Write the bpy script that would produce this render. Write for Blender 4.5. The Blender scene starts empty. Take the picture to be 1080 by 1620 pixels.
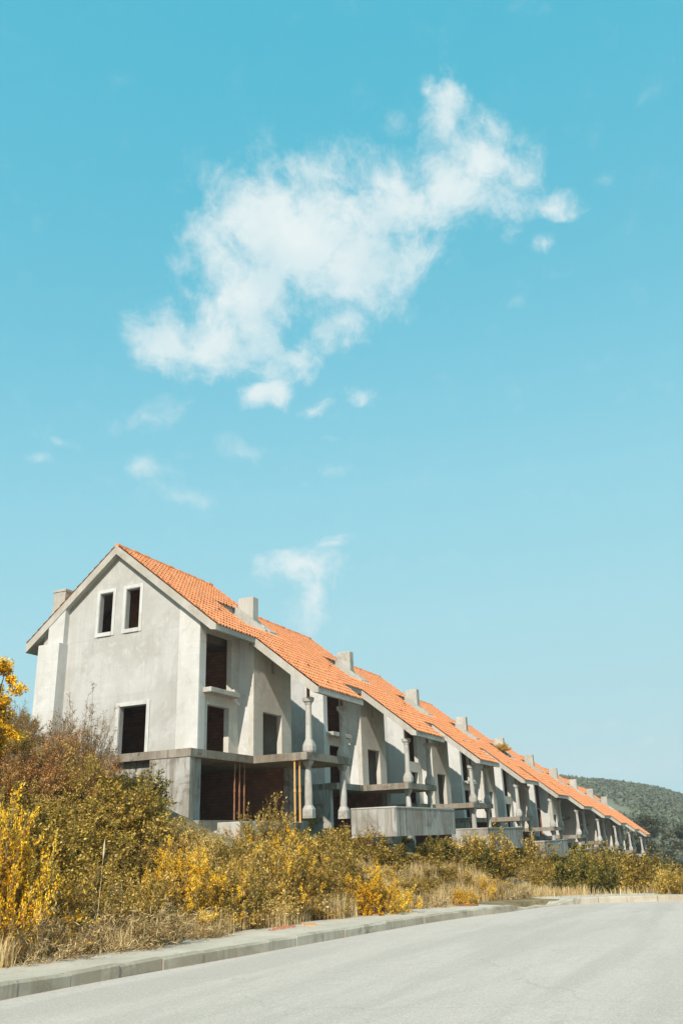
import bpy, bmesh, math, random
import numpy as np
from mathutils import Vector, Matrix
random.seed(5)
SC = bpy.context.scene
COL = SC.collection

# ------------------------------------------------------------------ camera
CAM_LOC = (-28.534, -19.725, -3.385)
RT = (0.42904650, -0.90263014, -0.03432086)
UP = (-0.31374421, -0.18454661, 0.93140062)
FW = (0.84704408, 0.38884621, 0.36237405)
cd = bpy.data.cameras.new("camera")
cam = bpy.data.objects.new("camera", cd)
COL.objects.link(cam)
m = Matrix(((RT[0], UP[0], -FW[0], CAM_LOC[0]), (RT[1], UP[1], -FW[1], CAM_LOC[1]), (RT[2], UP[2], -FW[2], CAM_LOC[2]), (0, 0, 0, 1)))
cam.matrix_world = m
cd.sensor_fit = 'VERTICAL'
cd.sensor_height = 36.0
cd.lens = 36.0 * 1331.157 / 1620.0
cd.clip_start = 0.1
cd.clip_end = 6000
SC.camera = cam

# ------------------------------------------------------------------ sun and sky
SUN_EL = math.radians(38.1)
SUN_PHI = math.radians(9.5)
sl = bpy.data.lights.new("sun", 'SUN')
sl.energy = 5.0
sl.angle = math.radians(0.55)
sl.color = (1.0, 0.935, 0.83)
so = bpy.data.objects.new("sun", sl)
COL.objects.link(so)
d = Vector((math.cos(SUN_PHI) * math.cos(SUN_EL), math.sin(SUN_PHI) * math.cos(SUN_EL), -math.sin(SUN_EL)))
so.rotation_euler = d.to_track_quat('-Z', 'Y').to_euler()
so.location = (-30, -20, 40)

world = bpy.data.worlds.new("World")
SC.world = world
world.use_nodes = True
wn = world.node_tree.nodes
wl = world.node_tree.links
wn.clear()


def W(t, **kw):
    n = wn.new(t)
    for k, v in kw.items():
        setattr(n, k, v)
    return n


sky = W('ShaderNodeTexSky', sky_type='NISHITA')
sky.sun_disc = False
sky.sun_elevation = SUN_EL
sky.sun_rotation = math.radians(260.5)
sky.altitude = 50
sky.air_density = 1.0
sky.dust_density = 1.0
sky.ozone_density = 1.6
sep = W('ShaderNodeSeparateColor')
wl.new(sky.outputs[0], sep.inputs[0])
# film grade of the photograph: the physical sky's green channel (0..8) looked up in a turquoise scale
gdiv = W('ShaderNodeMath', operation='MULTIPLY'); gdiv.inputs[1].default_value = 0.125
wl.new(sep.outputs[1], gdiv.inputs[0])
cr = W('ShaderNodeValToRGB')
STOPS = [(0.10, (.060, .450, .620)), (0.145, (.098, .500, .668)), (0.25, (.235, .610, .760)), (0.32, (.305, .665, .790)), (0.49, (.395, .715, .810)), (0.85, (.485, .730, .790)), (1.0, (.60, .77, .80))]
els = cr.color_ramp.elements
while len(els) > 1: els.remove(els[-1])
els[0].position = STOPS[0][0]; els[0].color = (*STOPS[0][1], 1)
for p_, c_ in STOPS[1:]:
    e_ = els.new(p_); e_.color = (*c_, 1)
wl.new(gdiv.outputs[0], cr.inputs[0])
comb = W('ShaderNodeVectorMath', operation='SCALE'); comb.inputs['Scale'].default_value = 0.87 / 0.12
wl.new(cr.outputs[0], comb.inputs[0])
bg = W('ShaderNodeBackground')
bg.inputs[1].default_value = 0.12
out = W('ShaderNodeOutputWorld')

tc = W('ShaderNodeTexCoord')


def cloud(center, e1, e2, lobes, nscale, namp, warp, lo, hi, detail=7.0, rough=0.6, seed=0.0, stretch=(1, 1, 1)):
    """cloud mask on the tangent plane around a direction of the sky; lobes are (x, y, rx, ry, angle, weight)"""
    def dot(vec):
        n = W('ShaderNodeVectorMath', operation='DOT_PRODUCT')
        n.inputs[1].default_value = vec
        wl.new(tc.outputs['Generated'], n.inputs[0])
        return n.outputs['Value']
    dc = dot(center)
    mx = W('ShaderNodeMath', operation='MAXIMUM')
    wl.new(dc, mx.inputs[0]); mx.inputs[1].default_value = 0.05
    co = []
    for e in (e1, e2):
        n = W('ShaderNodeMath', operation='DIVIDE')
        wl.new(dot(e), n.inputs[0]); wl.new(mx.outputs[0], n.inputs[1])
        co.append(n.outputs[0])
    xyz = W('ShaderNodeCombineXYZ')
    wl.new(co[0], xyz.inputs[0]); wl.new(co[1], xyz.inputs[1])
    xyz.inputs[2].default_value = seed
    # domain warp
    nz = W('ShaderNodeTexNoise'); nz.inputs['Scale'].default_value = nscale * 0.8
    nz.inputs['Detail'].default_value = 4
    wl.new(xyz.outputs[0], nz.inputs['Vector'])
    sb = W('ShaderNodeVectorMath', operation='SUBTRACT'); sb.inputs[1].default_value = (0.5, 0.5, 0.5)
    wl.new(nz.outputs['Color'], sb.inputs[0])
    scn = W('ShaderNodeVectorMath', operation='SCALE'); scn.inputs['Scale'].default_value = warp
    wl.new(sb.outputs[0], scn.inputs[0])
    ad = W('ShaderNodeVectorMath', operation='ADD')
    wl.new(xyz.outputs[0], ad.inputs[0]); wl.new(scn.outputs[0], ad.inputs[1])
    flat = W('ShaderNodeVectorMath', operation='MULTIPLY'); flat.inputs[1].default_value = (1, 1, 0)
    wl.new(ad.outputs[0], flat.inputs[0])
    prev = None
    for (x, y, rx, ry, ang, wgt) in lobes:
        mp = W('ShaderNodeMapping', vector_type='TEXTURE')
        mp.inputs['Location'].default_value = (x, y, 0)
        mp.inputs['Rotation'].default_value = (0, 0, math.radians(ang))
        mp.inputs['Scale'].default_value = (rx, ry, 1)
        wl.new(flat.outputs[0], mp.inputs['Vector'])
        ln = W('ShaderNodeVectorMath', operation='LENGTH')
        wl.new(mp.outputs[0], ln.inputs[0])
        mr = W('ShaderNodeMapRange')
        mr.inputs['From Min'].default_value = 1.5; mr.inputs['From Max'].default_value = 0.0
        mr.inputs['To Max'].default_value = wgt
        wl.new(ln.outputs['Value'], mr.inputs['Value'])
        if prev is None:
            prev = mr.outputs[0]
        else:
            q = W('ShaderNodeMath', operation='SMOOTH_MAX'); q.inputs[2].default_value = 0.12
            wl.new(prev, q.inputs[0]); wl.new(mr.outputs[0], q.inputs[1])
            prev = q.outputs[0]
    st = W('ShaderNodeVectorMath', operation='MULTIPLY'); st.inputs[1].default_value = stretch
    wl.new(ad.outputs[0], st.inputs[0])
    n2 = W('ShaderNodeTexNoise'); n2.inputs['Scale'].default_value = nscale * 2
    n2.inputs['Detail'].default_value = detail; n2.inputs['Roughness'].default_value = rough
    wl.new(st.outputs[0], n2.inputs['Vector'])
    s2 = W('ShaderNodeMath', operation='MULTIPLY_ADD')
    s2.inputs[1].default_value = namp; s2.inputs[2].default_value = -0.5 * namp
    wl.new(n2.outputs['Fac'], s2.inputs[0])
    a2 = W('ShaderNodeMath', operation='ADD')
    wl.new(prev, a2.inputs[0]); wl.new(s2.outputs[0], a2.inputs[1])
    gt = W('ShaderNodeMapRange', interpolation_type='SMOOTHSTEP')
    gt.inputs['From Min'].default_value = lo; gt.inputs['From Max'].default_value = hi
    wl.new(a2.outputs[0], gt.inputs['Value'])
    # nothing where no lobe reaches
    fade = W('ShaderNodeMapRange', interpolation_type='SMOOTHSTEP')
    fade.inputs['From Min'].default_value = 0.0; fade.inputs['From Max'].default_value = 0.22
    wl.new(prev, fade.inputs['Value'])
    fm = W('ShaderNodeMath', operation='MULTIPLY')
    wl.new(gt.outputs[0], fm.inputs[0]); wl.new(fade.outputs[0], fm.inputs[1])
    return fm.outputs[0]


# the direction (0.690, 0.352, 0.632) is the middle of the large cloud; the axes run right and up across the sky there
cc = Vector((0.690, 0.352, 0.632)).normalized()
e1 = Vector(RT) - cc * cc.dot(Vector(RT)); e1.normalize()
e2 = cc.cross(e1) * -1
if e2.z < 0:
    e2 = -e2
FP = 1331.157


def sky_pt(u, v):
    """tangent-plane position of a direction, given as an angle offset from the view axis in 1/1331 steps"""
    r = Vector(FW) + Vector(RT) * ((u - 540) / FP) - Vector(UP) * ((v - 810) / FP)
    return r.dot(e1) / r.dot(cc), r.dot(e2) / r.dot(cc)


def lobes(lst):
    o = []
    for (u, v, ru, rv, a, w) in lst:
        x, y = sky_pt(u, v)
        o.append((x, y, ru / 1450.0, rv / 1450.0, a, w))
    return o


big = lobes([
    (265, 545, 75, 62, 0, 1.05), (350, 530, 110, 60, 8, 1.1), (400, 455, 130, 85, 35, 1.25), (470, 375, 165, 110, 10, 1.35), (430, 330, 100, 75, 30, 1.15),
    (570, 425, 135, 78, 12, 1.2), (610, 330, 145, 75, 15, 1.15), (520, 275, 110, 44, 5, 0.85), (730, 300, 120, 66, 10, 1.1),
    (760, 245, 82, 66, -40, 1.1), (700, 190, 44, 66, 25, 0.95), (662, 150, 24, 40, 15, 0.7), (455, 560, 95, 42, 15, 0.9),
    (540, 515, 70, 40, 25, 0.78), (350, 400, 56, 66, 20, 0.85), (872, 314, 46, 26, 8, 0.95), (412, 617, 46, 28, 0, 1.3),
    (563, 627, 34, 18, -8, 0.85), (496, 641, 30, 15, 10, 0.62), (855, 378, 26, 17, 20, 0.66), (806, 375, 18, 16, 0, 0.6),
    (285, 412, 42, 24, 20, 0.55), (480, 895, 82, 40, 5, 1.0), (495, 945, 46, 72, -10, 0.85), (520, 860, 44, 20, 5, 0.6)])
wisp = lobes([(250, 660, 75, 32, 15, 0.62), (235, 745, 60, 26, -5, 0.6), (290, 780, 60, 20, -8, 0.62), (100, 697, 36, 12, -18, 0.5),
              (385, 710, 66, 22, -10, 0.5), (75, 735, 36, 14, -10, 0.42), (530, 735, 36, 22, 10, 0.46), (440, 225, 55, 34, -20, 0.34),
              (630, 195, 40, 36, 20, 0.4), (940, 1150, 130, 22, 5, 0.36), (1040, 1170, 90, 20, 5, 0.36), (990, 1215, 110, 16, 0, 0.36),
              (530, 685, 22, 10, 0, 0.45), (485, 760, 16, 12, 0, 0.4), (830, 475, 22, 14, 0, 0.34), (955, 275, 22, 16, 30, 0.34),
              (330, 880, 60, 10, 0, 0.3), (545, 1000, 45, 25, 20, 0.36), (345, 335, 20, 14, 0, 0.4)])
m1 = cloud(cc, e1, e2, big, 11.0, 1.95, 0.07, 0.15, 1.08, detail=13, rough=0.66)
m2 = cloud(cc, e1, e2, wisp, 12.0, 1.3, 0.06, 0.16, 1.05, detail=8, rough=0.62, seed=3.0)
m2s = W('ShaderNodeMath', operation='MULTIPLY'); m2s.inputs[1].default_value = 0.75
wl.new(m2, m2s.inputs[0])
# soft inner tone of the cloud
tn = W('ShaderNodeTexNoise'); tn.inputs['Scale'].default_value = 16; tn.inputs['Detail'].default_value = 6
wl.new(tc.outputs['Generated'], tn.inputs['Vector'])
tr = W('ShaderNodeMapRange'); tr.inputs['From Min'].default_value = 0.35; tr.inputs['From Max'].default_value = 0.65
tr.inputs['To Min'].default_value = 0.74; tr.inputs['To Max'].default_value = 1.0
wl.new(tn.outputs['Fac'], tr.inputs['Value'])
m1s = W('ShaderNodeMath', operation='MULTIPLY')
wl.new(m1, m1s.inputs[0]); wl.new(tr.outputs[0], m1s.inputs[1])
mm = W('ShaderNodeMath', operation='MAXIMUM')
wl.new(m1s.outputs[0], mm.inputs[0]); wl.new(m2s.outputs[0], mm.inputs[1])
mix = W('ShaderNodeMix', data_type='RGBA')
mix.inputs[7].default_value = (5.9, 6.55, 6.6, 1)
wl.new(mm.outputs[0], mix.inputs[0])
wl.new(comb.outputs[0], mix.inputs[6])
wl.new(mix.outputs[2], bg.inputs[0])
wl.new(bg.outputs[0], out.inputs[0])

SC.view_settings.view_transform = 'Standard'
SC.view_settings.look = 'None'
SC.view_settings.gamma = 1.0
SC.view_settings.exposure = 0.2
SC.cycles.max_bounces = 6
SC.cycles.transparent_max_bounces = 8

# ------------------------------------------------------------------ helpers


def tag(o, label=None, cat=None, group=None, kind=None):
    if label: o['label'] = label
    if cat: o['category'] = cat
    if group: o['group'] = group
    if kind: o['kind'] = kind
    return o


def empty(name, loc=(0, 0, 0), rz=0.0):
    o = bpy.data.objects.new(name, None)
    o.empty_display_size = 0.3
    o.location = loc
    o.rotation_euler = (0, 0, rz)
    COL.objects.link(o)
    return o


def link(name, me, mats, parent=None):
    o = bpy.data.objects.new(name, me)
    for mt in (mats if isinstance(mats, (list, tuple)) else [mats]):
        if mt is not None and len(me.materials) < (len(mats) if isinstance(mats, (list, tuple)) else 1):
            me.materials.append(mt)
    COL.objects.link(o)
    if parent: o.parent = parent
    return o


def copy_tree(o, parent=None):
    c = o.copy()
    COL.objects.link(c)
    if parent is not None: c.parent = parent
    for ch in [x for x in bpy.data.objects if x.parent == o]:
        copy_tree(ch, c)
    return c


class MB:
    def __init__(self):
        self.v = []; self.f = []; self.mi = []

    def add(self, vs, fs, mi=0):
        b = len(self.v)
        self.v += [tuple(x) for x in vs]
        self.f += [tuple(i + b for i in f) for f in fs]
        self.mi += [mi] * len(fs)

    def box(self, x0, x1, y0, y1, z0, z1, mi=0):
        self.add([(x0, y0, z0), (x1, y0, z0), (x1, y1, z0), (x0, y1, z0), (x0, y0, z1), (x1, y0, z1), (x1, y1, z1), (x0, y1, z1)],
                 [(0, 3, 2, 1), (4, 5, 6, 7), (0, 1, 5, 4), (1, 2, 6, 5), (2, 3, 7, 6), (3, 0, 4, 7)], mi)

    def prism_x(self, x0, x1, poly, mi=0):
        """poly: list of (y, z), counter-clockwise seen from +x"""
        n = len(poly)
        vs = [(x0, y, z) for y, z in poly] + [(x1, y, z) for y, z in poly]
        fs = [tuple(range(n - 1, -1, -1)), tuple(range(n, 2 * n))]
        fs += [(i, (i + 1) % n, (i + 1) % n + n, i + n) for i in range(n)]
        self.add(vs, fs, mi)

    def loft(self, cx, cy, prof, n=16, mi=0):
        """prof: list of (z, half width, squareness 0..1)"""
        rings = []
        for z, h, sq in prof:
            r = []
            for i in range(n):
                a = 2 * math.pi * (i + 0.5) / n
                c, s = math.cos(a), math.sin(a)
                q = 1.0 / max(abs(c), abs(s))
                k = 1 + (min(q, 1.30) - 1) * sq
                r.append((cx + c * h * k, cy + s * h * k, z))
            rings.append(r)
        vs = [p for r in rings for p in r]
        fs = []
        for j in range(len(rings) - 1):
            for i in range(n):
                a, b = j * n + i, j * n + (i + 1) % n
                fs.append((a, b, b + n, a + n))
        fs.append(tuple(range(n - 1, -1, -1)))
        fs.append(tuple((len(rings) - 1) * n + i for i in range(n)))
        self.add(vs, fs, mi)

    def tube(self, pts, rads, n=6, mi=0):
        vs = []; fs = []
        for k, (p, r) in enumerate(zip(pts, rads)):
            p = Vector(p)
            a = Vector(pts[max(k - 1, 0)]); b = Vector(pts[min(k + 1, len(pts) - 1)])
            t = (b - a).normalized()
            u = t.cross(Vector((0.3, 0.9, 0.1)))
            if u.length < 0.01: u = t.cross(Vector((1, 0, 0)))
            u.normalize(); w = t.cross(u)
            for i in range(n):
                an = 2 * math.pi * i / n
                vs.append(p + u * (math.cos(an) * r) + w * (math.sin(an) * r))
        for k in range(len(pts) - 1):
            for i in range(n):
                fs.append((k * n + i, k * n + (i + 1) % n, (k + 1) * n + (i + 1) % n, (k + 1) * n + i))
        fs.append(tuple(range(n - 1, -1, -1))); fs.append(tuple((len(pts) - 1) * n + i for i in range(n)))
        self.add(vs, fs, mi)

    def build(self, name, mats, parent=None, bevel=0.0, smooth=False, rough=0.0):
        me = bpy.data.meshes.new(name)
        me.from_pydata(self.v, [], self.f)
        if any(self.mi):
            me.polygons.foreach_set('material_index', self.mi)
        bm = bmesh.new(); bm.from_mesh(me)
        bmesh.ops.recalc_face_normals(bm, faces=bm.faces)
        if bevel:
            bmesh.ops.bevel(bm, geom=[e for e in bm.edges], offset=bevel, segments=1, affect='EDGES', clamp_overlap=True)
        bm.to_mesh(me); bm.free()
        if smooth:
            me.polygons.foreach_set('use_smooth', [True] * len(me.polygons))
        me.update()
        return link(name, me, mats, parent)


def np_mesh(name, verts, quads, tris=None, mi=None):
    me = bpy.data.meshes.new(name)
    nv = len(verts)
    q = np.asarray(quads, dtype=np.int32).reshape(-1, 4) if quads is not None and len(quads) else np.zeros((0, 4), np.int32)
    t = np.asarray(tris, dtype=np.int32).reshape(-1, 3) if tris is not None and len(tris) else np.zeros((0, 3), np.int32)
    me.vertices.add(nv)
    me.vertices.foreach_set('co', np.asarray(verts, dtype=np.float32).ravel())
    loops = np.concatenate([q.ravel(), t.ravel()])
    me.loops.add(len(loops))
    me.loops.foreach_set('vertex_index', loops)
    me.polygons.add(len(q) + len(t))
    starts = np.concatenate([np.arange(len(q)) * 4, len(q) * 4 + np.arange(len(t)) * 3]).astype(np.int32)
    me.polygons.foreach_set('loop_start', starts)
    if mi is not None:
        me.polygons.foreach_set('material_index', np.asarray(mi, dtype=np.int32))
    me.update(calc_edges=True)
    me.validate()
    return me


# ------------------------------------------------------------------ materials
def mat(name):
    mt = bpy.data.materials.new(name)
    mt.use_nodes = True
    nt = mt.node_tree
    return mt, nt, nt.nodes, nt.links, nt.nodes['Principled BSDF']


def ramp(nt, fac, stops):
    r = nt.nodes.new('ShaderNodeValToRGB')
    els = r.color_ramp.elements
    while len(els) > 1: els.remove(els[-1])
    els[0].position = stops[0][0]; els[0].color = (*stops[0][1], 1)
    for p, c in stops[1:]:
        e = els.new(p); e.color = (*c, 1)
    if fac is not None: nt.links.new(fac, r.inputs[0])
    return r.outputs[0]


def noise(nt, vec, scale, detail=5, rough=0.55, dist=0.0, st=None):
    if st:
        mp = nt.nodes.new('ShaderNodeMapping'); mp.inputs['Scale'].default_value = st
        nt.links.new(vec, mp.inputs[0]); vec = mp.outputs[0]
    n = nt.nodes.new('ShaderNodeTexNoise')
    n.inputs['Scale'].default_value = scale; n.inputs['Detail'].default_value = detail
    n.inputs['Roughness'].default_value = rough; n.inputs['Distortion'].default_value = dist
    nt.links.new(vec, n.inputs['Vector'])
    return n.outputs['Fac']


def mixc(nt, fac, a, b, mode='MIX'):
    n = nt.nodes.new('ShaderNodeMix'); n.data_type = 'RGBA'; n.blend_type = mode
    for s, v in ((0, fac), (6, a), (7, b)):
        if isinstance(v, (int, float)): n.inputs[s].default_value = v
        elif isinstance(v, tuple): n.inputs[s].default_value = (*v, 1)
        else: nt.links.new(v, n.inputs[s])
    return n.outputs[2]


def rng(nt, v, a, b, c=0.0, d_=1.0, smooth=False):
    n = nt.nodes.new('ShaderNodeMapRange')
    if smooth: n.interpolation_type = 'SMOOTHSTEP'
    n.inputs['From Min'].default_value = a; n.inputs['From Max'].default_value = b
    n.inputs['To Min'].default_value = c; n.inputs['To Max'].default_value = d_
    nt.links.new(v, n.inputs['Value'])
    return n.outputs[0]


def ocoord(nt, rnd=True):
    t = nt.nodes.new('ShaderNodeTexCoord')
    if not rnd: return t.outputs['Object']
    oi = nt.nodes.new('ShaderNodeObjectInfo')
    s = nt.nodes.new('ShaderNodeMath'); s.operation = 'MULTIPLY'; s.inputs[1].default_value = 37.0
    nt.links.new(oi.outputs['Random'], s.inputs[0])
    a = nt.nodes.new('ShaderNodeVectorMath'); a.operation = 'ADD'
    nt.links.new(t.outputs['Object'], a.inputs[0]); nt.links.new(s.outputs[0], a.inputs[1])
    return a.outputs[0]


def bump(nt, h, strength, dist, bsdf):
    b = nt.nodes.new('ShaderNodeBump')
    b.inputs['Strength'].default_value = strength; b.inputs['Distance'].default_value = dist
    nt.links.new(h, b.inputs['Height']); nt.links.new(b.outputs[0], bsdf.inputs['Normal'])


def concrete(name, base, dirt, dark, streak=0.5, blotch=0.5, block=None, stain=0.3):
    mt, nt, N, L, B = mat(name)
    v = ocoord(nt); v0 = ocoord(nt, False)
    big_ = noise(nt, v, 0.45, 5, 0.6, 0.6)
    mid = noise(nt, v, 2.2, 6, 0.65, 0.4)
    fine = noise(nt, v, 28, 4, 0.6)
    stk = noise(nt, v, 2.6, 5, 0.65, 0.3, st=(1, 1, 0.09))
    stk2 = noise(nt, v, 9, 4, 0.6, 0.2, st=(1, 1, 0.05))
    c = mixc(nt, rng(nt, big_, 0.40, 0.62, 0, blotch, True), base, dirt)
    c = mixc(nt, rng(nt, mid, 0.50, 0.68, 0, blotch * 0.55, True), c, tuple(min(1, x * 1.22) for x in base))
    c = mixc(nt, rng(nt, stk, 0.46, 0.62, 0, streak, True), c, dirt)
    c = mixc(nt, rng(nt, stk2, 0.54, 0.68, 0, streak * 0.7, True), c, dark)
    patch = noise(nt, v, 1.1, 7, 0.72, 0.8)
    c = mixc(nt, rng(nt, patch, 0.53, 0.64, 0, stain, True), c, dark)
    c = mixc(nt, rng(nt, fine, 0.35, 0.65, 0.0, 0.22), c, tuple(x * 0.72 for x in base))
    h = mixc(nt, 0.5, fine, mid)
    if block:
        sp = N.new('ShaderNodeSeparateXYZ'); L.new(v0, sp.inputs[0])
        s = N.new('ShaderNodeMath'); s.operation = 'FRACT'
        dv = N.new('ShaderNodeMath'); dv.operation = 'DIVIDE'; dv.inputs[1].default_value = block
        wob = N.new('ShaderNodeMath'); wob.operation = 'MULTIPLY_ADD'; wob.inputs[1].default_value = 0.10
        L.new(mid, wob.inputs[0]); L.new(sp.outputs[2], wob.inputs[2])
        L.new(wob.outputs[0], dv.inputs[0]); L.new(dv.outputs[0], s.inputs[0])
        fr = rng(nt, s.outputs[0], 0.0, 0.05, 1, 0)
        k = N.new('ShaderNodeMath'); k.operation = 'MULTIPLY'; k.inputs[1].default_value = 0.45
        L.new(fr, k.inputs[0])
        c = mixc(nt, k.outputs[0], c, dirt)
        # courses of slightly different tone
        fl = N.new('ShaderNodeMath'); fl.operation = 'FLOOR'; L.new(dv.outputs[0], fl.inputs[0])
        wnn = N.new('ShaderNodeTexWhiteNoise'); wnn.noise_dimensions = '1D'; L.new(fl.outputs[0], wnn.inputs['W'])
        c = mixc(nt, rng(nt, wnn.outputs['Value'], 0, 1, 0, 0.22), c, dirt)
    oi = N.new('ShaderNodeObjectInfo')
    tone = rng(nt, oi.outputs['Random'], 0, 1, 0.0, 0.22)
    c = mixc(nt, tone, c, dirt)
    crk = N.new('ShaderNodeTexVoronoi'); crk.feature = 'DISTANCE_TO_EDGE'; crk.inputs['Scale'].default_value = 0.55
    wv = N.new('ShaderNodeVectorMath'); wv.operation = 'MULTIPLY_ADD'; wv.inputs[1].default_value = (1.2, 1.2, 1.2)
    cn = N.new('ShaderNodeTexNoise'); cn.inputs['Scale'].default_value = 2.0; cn.inputs['Detail'].default_value = 7
    L.new(v, cn.inputs['Vector']); L.new(cn.outputs['Color'], wv.inputs[0]); L.new(v, wv.inputs[2]); L.new(wv.outputs[0], crk.inputs['Vector'])
    c = mixc(nt, rng(nt, crk.outputs['Distance'], 0.0, 0.009, 0.13, 0), c, dark)
    L.new(c, B.inputs['Base Color'])
    B.inputs['Roughness'].default_value = 0.9
    B.inputs['Specular IOR Level'].default_value = 0.2
    bump(nt, h, 0.35, 0.02, B)
    return mt


M_PLASTER = concrete('grey_plaster', (0.50, 0.49, 0.47), (0.385, 0.365, 0.335), (0.27, 0.245, 0.21), 0.36, 0.95, block=2.6, stain=0.34)
M_QUOIN = concrete('pale_block', (0.645, 0.625, 0.60), (0.43, 0.405, 0.37), (0.26, 0.23, 0.19), 0.2, 0.45, block=0.56, stain=0.26)
M_FRONT = concrete('front_plaster', (0.62, 0.58, 0.515), (0.41, 0.37, 0.31), (0.23, 0.20, 0.155), 0.2, 0.6, block=0.75, stain=0.26)
M_RAW = concrete('raw_concrete', (0.45, 0.435, 0.41), (0.24, 0.205, 0.165), (0.10, 0.08, 0.06), 1.0, 0.75, stain=0.65)
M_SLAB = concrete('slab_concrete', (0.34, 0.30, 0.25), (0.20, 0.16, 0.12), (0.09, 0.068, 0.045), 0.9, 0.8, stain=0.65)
M_TRIM = concrete('trim_concrete', (0.50, 0.47, 0.425), (0.33, 0.295, 0.24), (0.17, 0.14, 0.11), 0.3, 0.6, stain=0.4)
M_WHITE = concrete('white_surround', (0.57, 0.565, 0.55), (0.45, 0.42, 0.37), (0.26, 0.22, 0.17), 0.3, 0.5, stain=0.25)
M_COLUMN = concrete('column_stone', (0.50, 0.485, 0.455), (0.33, 0.295, 0.25), (0.15, 0.125, 0.10), 0.7, 0.6, stain=0.5)
M_KERB = concrete('kerb_concrete', (0.50, 0.445, 0.36), (0.30, 0.245, 0.175), (0.09, 0.072, 0.05), 0.35, 0.85, stain=0.55)

# brick
M_BRICK, nt, N, L, B = mat('red_brick')
v = ocoord(nt, False)
sxyz = N.new('ShaderNodeSeparateXYZ'); L.new(v, sxyz.inputs[0])
sm_ = N.new('ShaderNodeMath'); sm_.operation = 'ADD'; L.new(sxyz.outputs[0], sm_.inputs[0]); L.new(sxyz.outputs[1], sm_.inputs[1])
mp = N.new('ShaderNodeCombineXYZ'); L.new(sm_.outputs[0], mp.inputs[0]); L.new(sxyz.outputs[2], mp.inputs[1])
br = N.new('ShaderNodeTexBrick'); br.inputs['Scale'].default_value = 1.7
br.inputs['Color1'].default_value = (0.30, 0.10, 0.05, 1); br.inputs['Color2'].default_value = (0.40, 0.145, 0.07, 1)
br.inputs['Mortar'].default_value = (0.17, 0.11, 0.075, 1); br.inputs['Mortar Size'].default_value = 0.025
L.new(mp.outputs[0], br.inputs['Vector'])
L.new(mixc(nt, rng(nt, noise(nt, v, 1.5), 0.4, 0.7, 0, 0.6), br.outputs[0], (0.13, 0.06, 0.035)), B.inputs['Base Color'])
B.inputs['Roughness'].default_value = 0.95

# dark interior plaster
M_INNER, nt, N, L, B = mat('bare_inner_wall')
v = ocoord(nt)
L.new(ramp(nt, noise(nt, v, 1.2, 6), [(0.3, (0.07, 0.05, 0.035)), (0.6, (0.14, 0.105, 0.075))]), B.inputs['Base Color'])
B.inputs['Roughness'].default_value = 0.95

# roof tile
M_TILE, nt, N, L, B = mat('orange_tile')
v = ocoord(nt, False); vr = ocoord(nt, True)
sp = N.new('ShaderNodeSeparateXYZ'); L.new(v, sp.inputs[0])
TP, TRY = 0.2307, 0.30
cmb = N.new('ShaderNodeCombineXYZ')
for i, (o_, per) in enumerate(((0, TP), (1, TRY))):
    a = N.new('ShaderNodeMath'); a.operation = 'DIVIDE'; a.inputs[1].default_value = per
    L.new(sp.outputs[o_], a.inputs[0])
    f = N.new('ShaderNodeMath'); f.operation = 'FLOOR'; L.new(a.outputs[0], f.inputs[0])
    L.new(f.outputs[0], cmb.inputs[i])
oi = N.new('ShaderNodeObjectInfo'); L.new(oi.outputs['Random'], cmb.inputs[2])
wn_ = N.new('ShaderNodeTexWhiteNoise'); wn_.noise_dimensions = '3D'; L.new(cmb.outputs[0], wn_.inputs['Vector'])
c = ramp(nt, wn_.outputs['Value'], [(0.0, (0.64, 0.225, 0.092)), (0.06, (0.70, 0.250, 0.100)), (0.9, (0.75, 0.280, 0.115)), (1.0, (0.78, 0.34, 0.16))])
c = mixc(nt, rng(nt, noise(nt, vr, 0.8, 6, 0.65, 0, (1, .35, 1)), 0.46, 0.66, 0, 0.4, True), c, (0.56, 0.24, 0.125))
c = mixc(nt, rng(nt, noise(nt, vr, 6, 6, 0.7), 0.60, 0.74, 0, 0.18, True), c, (0.86, 0.48, 0.26))
c = mixc(nt, rng(nt, noise(nt, vr, 3.0, 7, 0.75), 0.66, 0.76, 0, 0.3, True), c, (0.42, 0.22, 0.12))
L.new(c, B.inputs['Base Color']); B.inputs['Roughness'].default_value = 0.78
B.inputs['Specular IOR Level'].default_value = 0.25


def simple(name, stops, scale=3, rough=0.85, det=5, metal=0.0, bmp=0.0, st=None):
    mt, nt, N, L, B = mat(name)
    v = ocoord(nt)
    n = noise(nt, v, scale, det, 0.6, 0.2, st)
    L.new(ramp(nt, n, stops), B.inputs['Base Color'])
    B.inputs['Roughness'].default_value = rough; B.inputs['Metallic'].default_value = metal
    if bmp: bump(nt, n, bmp, 0.02, B)
    return mt


M_RUST = simple('rusty_steel', [(0.3, (0.20, 0.075, 0.035)), (0.7, (0.36, 0.16, 0.08))], 12)
M_YPIPE = simple('yellow_pipe', [(0.3, (0.52, 0.27, 0.08)), (0.7, (0.70, 0.40, 0.15))], 5, 0.55, st=(1, 1, 0.3))
M_STEM = simple('dry_stem', [(0.3, (0.14, 0.085, 0.035)), (0.7, (0.36, 0.25, 0.13))], 9)
M_BARK = simple('bark', [(0.3, (0.07, 0.05, 0.035)), (0.7, (0.17, 0.13, 0.09))], 9)
M_ROCK = simple('pale_rock', [(0.3, (0.27, 0.25, 0.22)), (0.7, (0.45, 0.43, 0.39))], 2, bmp=0.4)


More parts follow.
